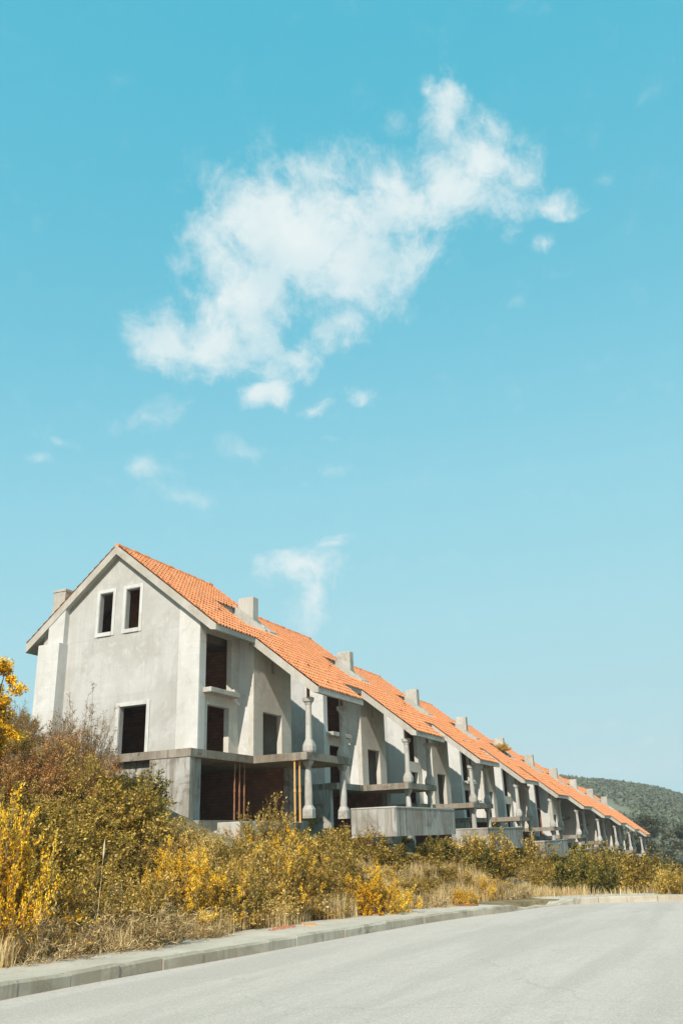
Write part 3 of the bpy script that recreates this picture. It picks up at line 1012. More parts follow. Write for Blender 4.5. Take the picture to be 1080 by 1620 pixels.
# kerb and pavement
M_PAVE, nt, N, L, B = mat('pavement')
v = ocoord(nt, False)
c = ramp(nt, noise(nt, v, 1.0, 7, 0.65), [(0.3, (0.45, 0.375, 0.29)), (0.7, (0.62, 0.52, 0.415))])
c = mixc(nt, rng(nt, noise(nt, v, 5, 6, 0.7), 0.55, 0.68, 0, 0.5, True), c, (0.30, 0.235, 0.16))
c = mixc(nt, rng(nt, noise(nt, v, 40, 3, 0.7), 0.4, 0.7, 0, 0.35), c, (0.2, 0.19, 0.16))
L.new(c, B.inputs['Base Color']); B.inputs['Roughness'].default_value = 0.95
bump(nt, noise(nt, v, 40, 4), 0.6, 0.012, B)


def offset_path(pth, dist_):
    o = []
    for i in range(len(pth)):
        a = pth[max(i - 1, 0)]; b = pth[min(i + 1, len(pth) - 1)]
        t = np.array(b) - np.array(a); t = t / np.linalg.norm(t)
        o.append((pth[i][0] - t[1] * dist_, pth[i][1] + t[0] * dist_))
    return o


def resample(p, step):
    p = np.array(p); seg = np.linalg.norm(np.diff(p, axis=0), axis=1); cs = np.concatenate([[0], np.cumsum(seg)])
    n = max(2, int(cs[-1] / step))
    t = np.linspace(0, cs[-1], n)
    return np.stack([np.interp(t, cs, p[:, 0]), np.interp(t, cs, p[:, 1])], 1)


def kerb_h(x, y):
    if 3.0 > x > 0.2 and y > -13.2: return .05
    return .19


KR = resample(KP, 1.02)
rk = np.random.RandomState(9)
kb = MB()
for i in range(len(KR) - 1):
    a, b = KR[i], KR[i + 1]
    t = (b - a) / np.linalg.norm(b - a); n_ = np.array([-t[1], t[0]])
    a = a + t * .006; b = b - t * .006
    j = rk.uniform(-.016, .016, 4)
    h0, h1 = kerb_h(*a) + j[0], kerb_h(*b) + j[1]
    secs = []
    for pnt, h in ((a, h0), (b, h1)):
        z = road_z(pnt[0])
        pr = [(0.0 + j[2], -.25), (0.0 + j[2], h - .03), (.03 + j[2], h), (.15, h), (.15, -.25)]
        secs.append([(pnt[0] + n_[0] * o_, pnt[1] + n_[1] * o_, z + zz) for o_, zz in pr])
    vs = secs[0] + secs[1]
    fs = [(k_, (k_ + 1) % 5, (k_ + 1) % 5 + 5, k_ + 5) for k_ in range(5)] + [(4, 3, 2, 1, 0), (5, 6, 7, 8, 9)]
    kb.add(vs, fs)
tag(kb.build('kerb', M_KERB), kind='structure')
A = offset_path([tuple(q) for q in KR], .155); Bp = offset_path([tuple(q) for q in KR], 2.35)
Mp = offset_path([tuple(q) for q in KR], 1.2)
vs = []; fs = []
for i in range(len(KR)):
    for (x, y), dz in ((A[i], -.012), (Mp[i], rk.uniform(-.012, .012)), (Bp[i], -.01)):
        vs.append((x, y, road_z(x) + min(kerb_h(*KR[i]), .19) + dz))
for i in range(len(KR) - 1):
    for j in range(2): fs.append((i * 3 + j, i * 3 + 3 + j, i * 3 + 4 + j, i * 3 + 1 + j))
me = bpy.data.meshes.new('pavement'); me.from_pydata(vs, [], fs); me.update()
tag(link('pavement', me, M_PAVE), kind='structure')

# ------------------------------------------------------------------ plants
def rand_dirs(r, n):
    v_ = r.normal(size=(n, 3)); return v_ / np.linalg.norm(v_, axis=1, keepdims=True)


def norm(v_):
    return v_ / (np.linalg.norm(v_, axis=-1, keepdims=True) + 1e-9)


def leaf_quads(c, dr, nrm, ln, wd):
    """diamond leaves: centre, direction, normal, length, width"""
    sd = norm(np.cross(dr, nrm))
    ln = ln[:, None]; wd = wd[:, None]
    v_ = np.stack([c - dr * ln * .5, c + sd * wd * .5 - dr * ln * .05, c + dr * ln * .5, c - sd * wd * .5 - dr * ln * .05], 1)
    n = len(c)
    return v_.reshape(-1, 3), np.arange(n * 4).reshape(n, 4)


def tubes3(p0, p1, r0, r1):
    """three sided sticks from p0 to p1"""
    t = norm(p1 - p0)
    u = norm(np.cross(t, np.array([0.31, 0.77, 0.2]))); w_ = np.cross(t, u)
    rings = []
    for pp, rr in ((p0, r0), (p1, r1)):
        for k_ in range(3):
            a = 2 * math.pi * k_ / 3
            rings.append(pp + (u * math.cos(a) + w_ * math.sin(a)) * np.asarray(rr)[:, None])
    v_ = np.stack(rings, 1)
    n = len(p0)
    b = (np.arange(n) * 6)[:, None]
    q = np.concatenate([b + np.array([[k_, (k_ + 1) % 3, (k_ + 1) % 3 + 3, k_ + 3]]) for k_ in range(3)], 0)
    return v_.reshape(-1, 3), q


def bush_arrays(seed, R=1.2, H=1.6, shoots=60, twigs=10, leaves=12, ls=.07, lw=.035, tw=.28, up=.5, flower=0.0, fsize=.03, start=.3, spike=.25, base=.25):
    r = np.random.RandomState(seed)
    az = r.uniform(0, 2 * math.pi, shoots); th = np.arccos(1 - r.uniform(0, 1, shoots) * (1 - .02))
    th = th * (.98)
    d0 = np.stack([np.sin(th) * np.cos(az) * R, np.sin(th) * np.sin(az) * R, np.cos(th) * H * .9 + .12], 1)
    ln_ = r.uniform(.72, 1.0, shoots) * (1 + spike * (r.uniform(0, 1, shoots) > .8) * r.uniform(.3, 1, shoots))
    lump = 1 + .16 * np.sin(az * 3 + seed) * np.sin(th * 2.5 + seed * .7) + .10 * np.sin(az * 5 + seed * 2)
    d0 = d0 * (ln_ * lump)[:, None]
    start_p = np.stack([np.cos(az), np.sin(az), 0 * az], 1) * (base * R * r.uniform(0, 1, shoots))[:, None]
    bend = np.zeros((shoots, 3)); bend[:, 2] = r.uniform(.0, up, shoots) * H * .5
    def pt(i, t):
        t = t[:, None]
        return start_p[i] + d0[i] * t - bend[i] * (t * (1 - t)) * 1.2 + 0.0
    segs = 4
    SV, SQ = [], []
    off = 0
    ii = np.arange(shoots)
    for s_ in range(segs):
        a = pt(ii, np.full(shoots, s_ / segs)); b = pt(ii, np.full(shoots, (s_ + 1) / segs))
        v_, q = tubes3(a, b, np.full(shoots, .016 * (1 - .8 * s_ / segs)), np.full(shoots, .016 * (1 - .8 * (s_ + 1) / segs) + .001))
        SV.append(v_); SQ.append(q + off); off += len(v_)
    nt_ = shoots * twigs
    si = np.repeat(ii, twigs); tt = r.uniform(start, 1.0, nt_) ** .8
    tp = pt(si, tt)
    sd = norm(d0[si])
    td = norm(sd * .7 + rand_dirs(r, nt_) * .8 + np.array([0, 0, .35 * up + .15]))
    tl = tw * r.uniform(.5, 1.2, nt_)
    te = tp + td * tl[:, None]
    v_, q = tubes3(tp, te, np.full(nt_, .0055), np.full(nt_, .0025))
    SV.append(v_); SQ.append(q + off)
    nl = nt_ * leaves
    li = np.repeat(np.arange(nt_), leaves); lt = r.uniform(.05, 1.08, nl)
    lc = tp[li] + (te - tp)[li] * lt[:, None] + rand_dirs(r, nl) * (.025 + ls * .45)
    ld = norm(td[li] * .8 + rand_dirs(r, nl) * .9)
    lnm = norm(rand_dirs(r, nl) + np.array([0, 0, .35]))
    keep = lc[:, 2] > .02
    lc, ld, lnm, li = lc[keep], ld[keep], lnm[keep], li[keep]
    nl = len(lc)
    LV, LQ = leaf_quads(lc, ld, lnm, ls * r.uniform(.6, 1.3, nl), lw * r.uniform(.6, 1.3, nl))
    FV = FQ = None
    if flower > 0:
        pick = (r.uniform(0, 1, nt_) < flower) & (tt > .42)
        fi = np.repeat(np.nonzero(pick)[0], 30)
        n = len(fi)
        fc = tp[fi] + (te - tp)[fi] * r.uniform(.35, 1.1, n)[:, None] + rand_dirs(r, n) * .035
        FV, FQ = leaf_quads(fc, rand_dirs(r, n), rand_dirs(r, n), fsize * r.uniform(.8, 1.5, n), fsize * r.uniform(.7, 1.2, n))
    return (LV, LQ), (np.concatenate(SV), np.concatenate(SQ)), (FV, FQ)


KINDS = {
    'olive': dict(args=dict(R=1.15, H=1.7, shoots=85, twigs=11, leaves=11, ls=.075, lw=.050, tw=.28), leaf=L_OLIVE, name='olive_bush'),
    'green': dict(args=dict(R=1.15, H=1.8, shoots=80, twigs=11, leaves=12, ls=.08, lw=.055, tw=.28), leaf=L_GREEN, name='green_bush'),
    'khaki': dict(args=dict(R=1.1, H=1.6, shoots=90, twigs=11, leaves=10, ls=.09, lw=.036, tw=.32, up=.9, spike=.4), leaf=L_KHAKI, name='dry_broom_bush'),
    'yellow': dict(args=dict(R=1.0, H=1.6, shoots=70, twigs=10, leaves=7, ls=.085, lw=.032, tw=.3, up=.9, flower=.95, fsize=.030, spike=.3), leaf=L_KHAKI, name='yellow_broom_bush'),
    'sparse': dict(args=dict(R=1.1, H=1.7, shoots=80, twigs=10, leaves=9, ls=.09, lw=.036, tw=.3, up=.9, flower=.24, fsize=.034, spike=.4), leaf=L_KHAKI, name='yellow_broom_bush'),
    'red': dict(args=dict(R=1.15, H=1.6, shoots=75, twigs=10, leaves=10, ls=.065, lw=.035, tw=.26), leaf=L_RED, name='rusty_bush'),
    'brown': dict(args=dict(R=.95, H=2.1, shoots=55, twigs=10, leaves=8, ls=.055, lw=.022, tw=.26, up=.3, spike=.5, start=.35), leaf=L_BROWN, name='brown_bush'),
    'straw': dict(args=dict(R=.75, H=.75, shoots=70, twigs=6, leaves=8, ls=.12, lw=.013, tw=.22, up=1.0, spike=.4), leaf=L_STRAW, name='straw_tuft'),
}
PROTO = {}


def proto(kind, var):
    key = (kind, var)
    if key in PROTO: return PROTO[key]
    K = KINDS[kind]
    l_, s_, f_ = bush_arrays(hash_seed(kind) + var * 17, **K['args'])
    lm = np_mesh('foliage', *l_); lm.materials.append(K['leaf'])
    sm = np_mesh('stems', *s_); sm.materials.append(M_STEM)
    fm = None
    if f_[0] is not None:
        fm = np_mesh('flowers', *f_); fm.materials.append(L_FLOWER)
    PROTO[key] = (lm, sm, fm)
    return PROTO[key]


def hash_seed(s_):
    return sum(ord(ch_) * (i + 1) for i, ch_ in enumerate(s_)) % 997


NB = [0]


def bush(kind, x, y, sc=1.0, sz=None, label=None, group=None, sink=.12, z=None, cat='bush'):
    NB[0] += 1
    lm, sm, fm = proto(kind, NB[0] % 3)
    g = float(ground_z(x, y)) if z is None else z
    rt = empty(KINDS[kind]['name'], (x, y, g - sink), random.uniform(0, 6.28))
    sz = sc if sz is None else sz
    rt.scale = (sc * random.uniform(.92, 1.08), sc * random.uniform(.92, 1.08), sz)
    link('foliage', lm, [], rt); link('stems', sm, [], rt)
    if fm: link('flowers', fm, [], rt)
    tag(rt, label, cat, group)
    return rt


# named bushes: kind, x, y, horizontal scale, vertical scale, label, group
GB = 'bushes on the bank between pavement and houses'
NAMED = [
    ('yellow', -16.64, -7.13, 0.85, 1.67, 'big broom bush thick with yellow flowers, cut by the left edge'),
    ('yellow', -16.19, -7.29, 0.55, 1.22, 'lower yellow broom at the right side of the big left edge broom'),
    ('sparse', -15.22, -7.29, 0.73, 0.66, 'low khaki broom with few flowers right of the left edge broom'),
    ('khaki', -14.79, -7.22, 0.86, 0.93, 'dry khaki bush between the left edge broom and the tall plume stalk'),
    ('straw', -16.20, -7.97, 1.20, 0.93, 'straw tuft hanging over the pavement below the left edge broom'),
    ('straw', -14.75, -8.03, 1.33, 1.02, 'straw tuft at the pavement edge directly below the plume stalk'),
    ('straw', -13.74, -8.19, 1.47, 1.10, 'straw tuft at the pavement edge right of the plume stalk'),
    ('khaki', -13.72, -7.36, 0.82, 0.65, 'khaki bush right behind the straw tuft below the plume stalk'),
    ('khaki', -12.66, -7.46, 0.82, 0.90, 'khaki bush just right of the pale plume stalk'),
    ('yellow', -11.40, -7.51, 0.85, 1.17, "yellow flowering broom in front of the end house's concrete pier"),
    ('sparse', -10.39, -7.61, 0.77, 1.02, 'khaki broom with yellow specks right of the broom before the pier'),
    ('khaki', -11.21, -7.51, 0.82, 0.51, 'khaki bush below the yellow broom that stands before the pier'),
    ('straw', -11.86, -8.32, 0.93, 0.59, 'short straw tuft at the pavement below the pier'),
    ('khaki', -9.19, -7.65, 0.91, 0.85, 'rounded khaki bush in front of the pinkish concrete block'),
    ('sparse', -7.28, -7.73, 1.00, 1.20, 'broom with scattered yellow below the open cellar'),
    ('khaki', -8.51, -7.69, 0.91, 0.54, 'khaki bush at the pavement edge below the open cellar'),
    ('khaki', -5.49, -7.94, 0.91, 0.88, 'wide khaki bush in front of the yellow props'),
    ('khaki', -6.68, -7.87, 0.91, 0.43, 'khaki bush at the pavement below the yellow props'),
    ('khaki', -3.71, -8.17, 0.91, 0.52, 'khaki bush left of the bright yellow mound'),
    ('yellow', -4.30, -9.19, 1.00, 0.90, 'bright yellow mound of broom midway along the pavement'),
    ('khaki', -1.82, -8.71, 0.64, 0.29, 'low khaki bush right of the bright yellow mound'),
    ('olive', -12.73, -4.42, 1.04, 0.91, 'dark olive bush above the left edge broom'),
    ('olive', -10.66, -3.71, 1.13, 0.73, 'dark olive bush under the rusty shrubs, left of the widest olive one'),
    ('olive', -8.52, -3.12, 1.30, 0.96, 'widest dark olive bush, below the gable door and left of the pier'),
    ('olive', -9.04, -4.08, 0.96, 0.93, 'olive bush just left of the concrete pier, below the green one'),
    ('olive', -11.83, -5.41, 1.04, 0.76, 'olive bush directly above the pale plume stalk'),
    ('olive', -10.89, -5.77, 0.96, 0.81, 'olive bush between the pier and the plume stalk'),
    ('olive', -13.44, -5.85, 0.96, 0.78, 'olive bush behind the dry khaki bush left of the stalk'),
    ('olive', -14.41, -5.57, 0.96, 0.94, 'olive bush rising right behind the left edge broom'),
    ('green', -5.44, -1.37, 1.04, 0.81, 'greenest bush, touching the upper left of the concrete pier'),
    ('green', -4.81, 0.23, 1.04, 0.35, 'low green bush under the ledge of the gable door'),
    ('green', -6.44, -2.52, 0.52, 0.45, 'small dark green bush against the foot of the pier'),
    ('red', -9.48, -0.59, 0.87, 1.11, 'rusty red bush below the orange yellow tree'),
    ('red', -7.00, 0.43, 0.91, 1.19, 'tallest rusty red bush, left of the brown feathery shrub'),
    ('khaki', -7.68, -1.04, 0.91, 0.98, 'khaki bush in front of the brown feathery shrub'),
    ('red', -9.03, -1.06, 0.96, 0.98, 'rusty bush lower left of the tallest rusty one'),
    ('red', -10.49, -1.00, 1.04, 0.74, 'rusty bush cut by the left edge under the tree'),
    ('red', -5.48, 0.25, 0.78, 0.70, 'small rusty bush against the gable under the feathery shrub'),
    ('brown', -5.20, 1.44, 1.16, 1.22, 'tall feathery brown shrub in front of the chimney breast'),
    ('brown', -4.04, 1.64, 0.95, 1.15, 'feathery brown shrub leaning over the gable wall'),
    ('brown', -4.46, 2.85, 1.05, 0.79, 'feathery brown shrub at the foot of the back corner pier'),
    ('red', -8.01, -4.60, 0.52, 0.54, 'rusty bramble at the bottom of the concrete pier'),
    ('red', -9.37, -5.28, 0.70, 0.51, 'rusty bramble below the pier behind the yellow broom'),
    ('khaki', -3.37, -5.30, 0.82, 1.12, 'khaki bush whose tip reaches in front of the yellow props'),
    ('khaki', -5.44, -5.73, 0.82, 0.79, 'khaki bush in front of the cellar floor edge'),
    ('khaki', -6.72, -5.58, 0.73, 0.65, 'low khaki bush in front of the pinkish block'),
    ('olive', -2.71, -6.54, 0.96, 0.98, 'olive bush below the first pair of porch columns'),
    ('khaki', 0.50, -6.28, 1.00, 0.92, 'tall khaki bush left of the first concrete planter'),
    ('olive', -0.11, -7.36, 0.96, 0.61, 'olive bush at the left foot of the first planter'),
    ('khaki', -3.34, -7.50, 0.91, 0.92, 'khaki bush behind the wide one below the yellow props'),
    ('olive', -5.63, -7.41, 0.87, 0.96, 'olive bush between the yellow props and the bright yellow mound'),
    ('olive', 2.15, -7.59, 1.04, 0.57, 'olive bush under the left end of the first planter'),
    ('olive', 5.38, -7.66, 1.13, 0.91, 'olive bush under the right end of the first planter'),
    ('olive', 9.55, -7.50, 1.13, 1.06, 'olive bush in the space between the first and second planters'),
    ('olive', 1.49, -8.64, 0.96, 0.32, 'low olive bush under the middle of the first planter'),
    ('khaki', 5.60, -8.30, 1.09, 0.57, 'khaki bush below the right end of the first planter'),
    ('khaki', -0.66, -8.64, 0.82, 0.29, 'khaki bush in the straw below the first planter'),
    ('yellow', -0.14, -10.47, 0.45, 0.41, 'small bright yellow broom clump at the pavement edge'),
    ('yellow', 3.02, -10.06, 0.60, 0.52, 'tiny yellow broom right of the small bright clump'),
    ('straw', -1.38, -9.54, 1.20, 0.65, 'straw tuft left of the small bright yellow clump'),
    ('straw', 0.71, -9.43, 1.33, 0.59, 'straw tuft just behind the small bright yellow clump'),
    ('straw', 4.16, -10.38, 1.47, 0.59, 'straw tuft where the kerb starts to bend'),
    ('khaki', 10.84, -8.30, 1.27, 0.49, 'khaki bush in front of the second planter'),
    ('olive', 17.83, -7.32, 1.39, 0.92, 'olive bush right of the second planter'),
    ('khaki', 15.06, -8.58, 1.27, 0.39, 'khaki bush below the second planter'),
    ('olive', 27.91, -6.38, 1.57, 0.98, 'tall olive bush just left of the third planter'),
]
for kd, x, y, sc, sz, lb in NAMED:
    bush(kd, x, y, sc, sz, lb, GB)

# scrub between the bushes and along the whole bank: nobody could count it
def merged(name, items, leafmats, kindname='stuff'):
    pass


def scatter_bushes():
    r = np.random.RandomState(21)
    spots = []
    def add(n, x0, x1, y0, y1, kinds, s0, s1, cond=None):
        c_ = 0
        while c_ < n:
            x, y = r.uniform(x0, x1), r.uniform(y0, y1)
            c_ += 1
            if cond is not None and not cond(x, y): continue
            spots.append((kinds[r.randint(len(kinds))], x, y, r.uniform(s0, s1)))
    offk = lambda x, y: float(sdist(np.array(x), np.array(y))) > 2.6
    add(46, -19, -3, -8.2, -5.2, ['khaki', 'khaki', 'sparse', 'olive', 'straw'], .45, .72, offk)
    add(34, -15, -6.5, -5.2, -1.0, ['olive', 'olive', 'khaki', 'olive'], .5, .75)
    add(16, -12, -5, -1, 2.0, ['red', 'olive', 'khaki'], .35, .6)
    add(14, -14, -3, 2.0, 8.5, ['red', 'brown', 'olive'], .5, .7)
    add(60, -3, 9, -12, -3.0, ['khaki', 'olive', 'khaki', 'straw'], .4, .62, lambda x, y: offk(x, y) and not (.3 < x < 7.8 and -8.3 < y < -5.8))
    add(90, 8, 60, -14, -8.3, ['khaki', 'olive', 'green', 'olive', 'khaki', 'olive', 'straw'], .5, 1.28, offk)
    add(80, 8, 60, -8.3, -5.5, ['khaki', 'olive', 'olive', 'green', 'sparse', 'olive'], .6, 1.5, lambda x, y: offk(x, y) and not (np.mod(x, UW) < 7.8 and -8.4 < y < -5.5))
    add(90, 60, 135, -24, -4.5, ['khaki', 'olive', 'green', 'sparse'], 1.2, 1.8, lambda x, y: not (np.mod(x, UW) < 7.8 and -8.4 < y < -5.5))
    add(40, 14, 120, -5, -3.6, ['khaki', 'olive'], .55, .8)
    add(46, 46, 112, -6.2, -3.5, ['khaki', 'olive', 'green'], 1.0, 1.5)
    add(40, 100, 142, -6, 9, ['khaki', 'olive', 'green'], 1.4, 2.1)
    add(30, 60, 130, -26, -10, ['olive', 'green'], 1.6, 2.4)
    add(60, 7, 50, -30, -14, ['khaki', 'straw', 'khaki', 'sparse'], .5, .8, offk)
    add(46, 6.5, 11, -34, -12.5, ['khaki', 'green', 'olive', 'olive', 'straw'], .35, .7, lambda x, y: 1.6 < float(sdist(np.array(x), np.array(y))) < 5)
    for k_ in range(1, 10):
        for _ in range(4):
            spots.append((['khaki', 'olive', 'straw'][r.randint(3)], k_ * UW - r.uniform(.8, 3.2), r.uniform(-1.5, 3), r.uniform(.4, .7)))
    for k_ in range(5, 10):
        for _ in range(4):
            spots.append((['khaki', 'olive'][r.randint(2)], k_ * UW + r.uniform(.5, 7), r.uniform(-3, -1), r.uniform(.5, .9)))
    return spots


SPOTS = scatter_bushes()
small = {}
for kd in KINDS:
    for vv in range(2):
        a = dict(KINDS[kd]['args']); a['shoots'] = int(a['shoots'] * .6); a['ls'] *= 1.08; a['lw'] *= 1.1
        if 'fsize' in a: a['fsize'] *= 1.3
        small[(kd, vv)] = bush_arrays(500 + hash_seed(kd) + vv, **a)
LM = [L_OLIVE, L_GREEN, L_KHAKI, L_STRAW, L_RED, L_BROWN, L_FLOWER, M_STEM]
SV, SQ, SM = [], [], []
off = 0
r = np.random.RandomState(4)
gz_all = ground_z(np.array([s_[1] for s_ in SPOTS]), np.array([s_[2] for s_ in SPOTS]))
for (kd, x, y, sc), gz in zip(SPOTS, gz_all):
    l_, s_, f_ = small[(kd, r.randint(2))]
    an = r.uniform(0, 6.28); ca, sa = math.cos(an), math.sin(an)
    far_ = x > 45
    for (vq, mi_) in ((l_, LM.index(KINDS[kd]['leaf'])), (f_, 6), (s_, 7)):
        if vq[0] is None: continue
        if far_ and mi_ == 7: continue
        v_ = vq[0].reshape(-1, 4, 3) if mi_ != 7 else None
        if mi_ != 7:
            nq = len(v_); sel = np.arange(nq)
            if far_: sel = r.permutation(nq)[:nq // 2]
            v_ = v_[sel]
            if far_:
                cen = v_.mean(1, keepdims=True); v_ = cen + (v_ - cen) * 1.25
            v_ = v_.reshape(-1, 3); q_ = np.arange(len(v_)).reshape(-1, 4)
        else:
            v_ = vq[0]; q_ = vq[1]
        w_ = np.stack([(v_[:, 0] * ca - v_[:, 1] * sa) * sc + x, (v_[:, 0] * sa + v_[:, 1] * ca) * sc + y, v_[:, 2] * sc + gz - .15], 1)
        SV.append(w_); SQ.append(q_ + off); SM.append(np.full(len(q_), mi_)); off += len(w_)
me = np_mesh('scrub', np.concatenate(SV), np.concatenate(SQ), mi=np.concatenate(SM))
for m_ in LM: me.materials.append(m_)
tag(link('scrub', me, []), 'dense dry scrub of olive and khaki shrubs covering the whole bank', 'scrub', kind='stuff')

# dry grass blades
def grass(n, xr, yr, cond, h0, h1, seed, w_=.006):
    r = np.random.RandomState(seed)
    x = r.uniform(*xr, n); y = r.uniform(*yr, n)
    s_ = sdist(x, y)
    k_ = cond(x, y, s_)
    x, y = x[k_], y[k_]
    z = ground_z(x, y)
    n = len(x)
    h = r.uniform(h0, h1, n) * (.7 + .3 * np.sin(x * 1.7) * np.cos(y * 2.1))
    az = r.uniform(0, 6.28, n); ln_ = r.uniform(.15, .6, n) * h
    d_ = np.stack([np.cos(az), np.sin(az), 0 * az], 1)
    sd = np.stack([-np.sin(az), np.cos(az), 0 * az], 1) * w_ * r.uniform(.7, 1.6, n)[:, None]
    b = np.stack([x, y, z - .02], 1)
    m_ = b + d_ * (ln_ * .35)[:, None] + np.array([0, 0, 1.]) * (h * .6)[:, None]
    t = b + d_ * ln_[:, None] + np.array([0, 0, 1.]) * h[:, None]
    v_ = np.stack([b - sd, b + sd, m_ + sd * .8, m_ - sd * .8, t], 1).reshape(-1, 3)
    i0 = np.arange(n)[:, None] * 5
    return v_, i0 + np.array([[0, 1, 2, 3]]), i0 + np.array([[3, 2, 4]])


parts = [grass(70000, (-22, 6), (-10.2, -5.5), lambda x, y, s_: (s_ > 1.95 + .30 * np.sin(x * 2.3) + .15 * np.sin(x * 7)) & (s_ < 3.6), .3, .85, 1),
         grass(26000, (-6, 8), (-13, -7), lambda x, y, s_: (s_ > 1.9) & (s_ < 5), .2, .6, 2),
         grass(9000, (4, 22), (-34, -9), lambda x, y, s_: (s_ > .8) & (s_ < 9), .2, .5, 3, .01),
         grass(1500, (-24, -6), (-10.5, -8), lambda x, y, s_: (s_ > .12) & (s_ < .2), .03, .14, 5)]
V, Q, T = [], [], []; off = 0
for v_, q_, t_ in parts:
    V.append(v_); Q.append(q_ + off); T.append(t_ + off); off += len(v_)
me = np_mesh('grass', np.concatenate(V), np.concatenate(Q), np.concatenate(T)); me.materials.append(L_STRAW)
tag(link('grass', me, []), 'dry straw grass along the edge of the pavement', 'grass', kind='stuff')

# things lying on the pavement
pz = lambda x: road_z(x) + .185
mb = MB(); mb.box(-.34, .34, -.13, .13, 0, .03); mb.box(-.1, .5, .15, .2, 0, .045)
o = mb.build('wooden_board', simple('orange_board', [(0.3, (0.50, 0.25, 0.09)), (0.7, (0.66, 0.38, 0.16))], 6), bevel=.004); o.location = (-8.6, -9.35, pz(-8.6)); o.rotation_euler = (0, .02, .5)
tag(o, 'orange wooden board lying on the pavement at the grass edge', 'board')
mb = MB(); mb.tube([(0, 0, 0), (0, 0, .03)], [.34, .34], 20); mb.tube([(0, 0, .028), (0, 0, .04)], [.27, .27], 20)
o = mb.build('drain_cover', M_RUST); o.location = (-.6, -10.75, pz(-.6))
tag(o, 'round rusty drain cover in the pavement before the kerb bend', 'drain cover')
mb = MB(); rl2 = random.Random(8)
for q in range(26):
    a_ = rl2.uniform(0, 6.28); d__ = rl2.uniform(0, 1) ** .7
    x_, y_, r_ = math.cos(a_) * d__ * .55, math.sin(a_) * d__ * .2, rl2.uniform(.03, .09)
    mb.add([(x_ - r_, y_, 0), (x_, y_ - r_, 0), (x_ + r_, y_, 0), (x_, y_ + r_, 0), (x_, y_, r_ * .8)], [(0, 1, 4), (1, 2, 4), (2, 3, 4), (3, 0, 4), (3, 2, 1, 0)])
o = mb.build('soil_heap', simple('red_soil', [(0.3, (0.26, 0.09, 0.05)), (0.7, (0.40, 0.16, 0.09))], 8)); o.location = (-9.6, -9.15, pz(-9.6))
tag(o, 'small heap of reddish soil on the pavement beside the orange board', 'soil heap')

# tall pale seed stalk
rt = empty('grass_stalk', (-14.7, -8.0, float(ground_z(-14.7, -8.0))))
a = MB(); a.tube([(0, 0, 0), (.03, 0, .6), (.09, .02, 1.25), (.12, .03, 1.62)], [.009, .008, .006, .004], 5); a.build('stalk', simple('stalk', [(0.3, (.5, .36, .2)), (.7, (.62, .48, .3))]), rt)
a = MB(); a.tube([(.12, .03, 1.58), (.125, .03, 1.68), (.13, .03, 1.82), (.14, .03, 1.95)], [.004, .018, .015, .003], 7); a.build('seed_head', simple('seed_head', [(0.3, (.5, .4, .28)), (.7, (.66, .56, .42))], 30), rt)
tag(rt, 'single tall stalk with pale plume standing up from the left bank', 'grass stalk')

# ------------------------------------------------------------------ trees
def tree_parts(seed, H, R, trunk_h, leaves, ls, lw, flower=False, clump=40):
    r = np.random.RandomState(seed)
    mb = MB()
    top = Vector((r.uniform(-.3, .3), r.uniform(-.3, .3), trunk_h))
    mb.tube([(0, 0, -.3), (top.x * .4, top.y * .4, trunk_h * .5), tuple(top), (top.x * 1.2, top.y * 1.2, H * .8)], [H * .028, H * .022, H * .017, H * .006], 7)
    cs = []
    for i in range(clump):
        a = r.uniform(0, 6.28); u = r.uniform(0, 1) ** .6; zz = r.uniform(0, 1)
        rr = R * u * math.sin(math.pi * (.12 + .82 * zz)) ** .7
        c_ = np.array([math.cos(a) * rr, math.sin(a) * rr, trunk_h * .75 + (H - trunk_h * .75) * zz])
        cs.append(c_)
        if i < 14:
            h_ = trunk_h * (.7 + .3 * r.uniform()) + (c_[2] - trunk_h) * .3
            st = Vector((top.x * min(1, h_ / trunk_h), top.y * min(1, h_ / trunk_h), max(h_, trunk_h * .5)))
            mid_ = (st + Vector(c_)) / 2 + Vector((0, 0, .12 * R))
            mb.tube([tuple(st), tuple(mid_), tuple(c_)], [H * .011, H * .007, H * .002], 5)
    cs = np.array(cs)
    n = leaves
    ci = r.randint(0, len(cs), n)
    rad = R * .30 * r.uniform(.5, 1.15, len(cs))
    dd_ = rand_dirs(r, n) * (r.uniform(0, 1, n) ** .5)[:, None]
    c_ = cs[ci] + dd_ * rad[ci][:, None] * np.array([1, 1, .75])
    V_, Q_ = leaf_quads(c_, rand_dirs(r, n), norm(rand_dirs(r, n) + dd_ + np.array([0, 0, .3])), ls * r.uniform(.6, 1.3, n), lw * r.uniform(.6, 1.3, n))
    return mb, (V_, Q_)


def tree(x, y, H, R, label, group, seed, lm, name='tree', th=.35, leaves=5000, ls=.3, lw=.2, z=None, clump=40):
    g = float(ground_z(x, y)) if z is None else z
    rt = empty(name, (x, y, g - .1), seed * 1.3)
    mb, lq = tree_parts(seed, H, R, H * th, leaves, ls, lw, clump=clump)
    mb.build('trunk', M_BARK, rt)
    me = np_mesh('crown', *lq); me.materials.append(lm)
    link('crown', me, [], rt)
    tag(rt, label, 'tree', group)
    return rt


tree(-10.7, -.2, 3.6, .95, 'orange yellow flowering mimosa tree at the left edge', None, 3, L_FLOWER, 'mimosa_tree', .3, 9000, .09, .06, clump=46)
# its green under-leaves
me = np_mesh('leaves', *tree_parts(3, 3.6, .9, 3.6 * .3, 5000, .10, .04, clump=46)[1]); me.materials.append(L_OLIVE)
mt_ = [o_ for o_ in bpy.data.objects if o_.name.startswith('mimosa_tree')][0]
link('leaves', me, [], mt_)

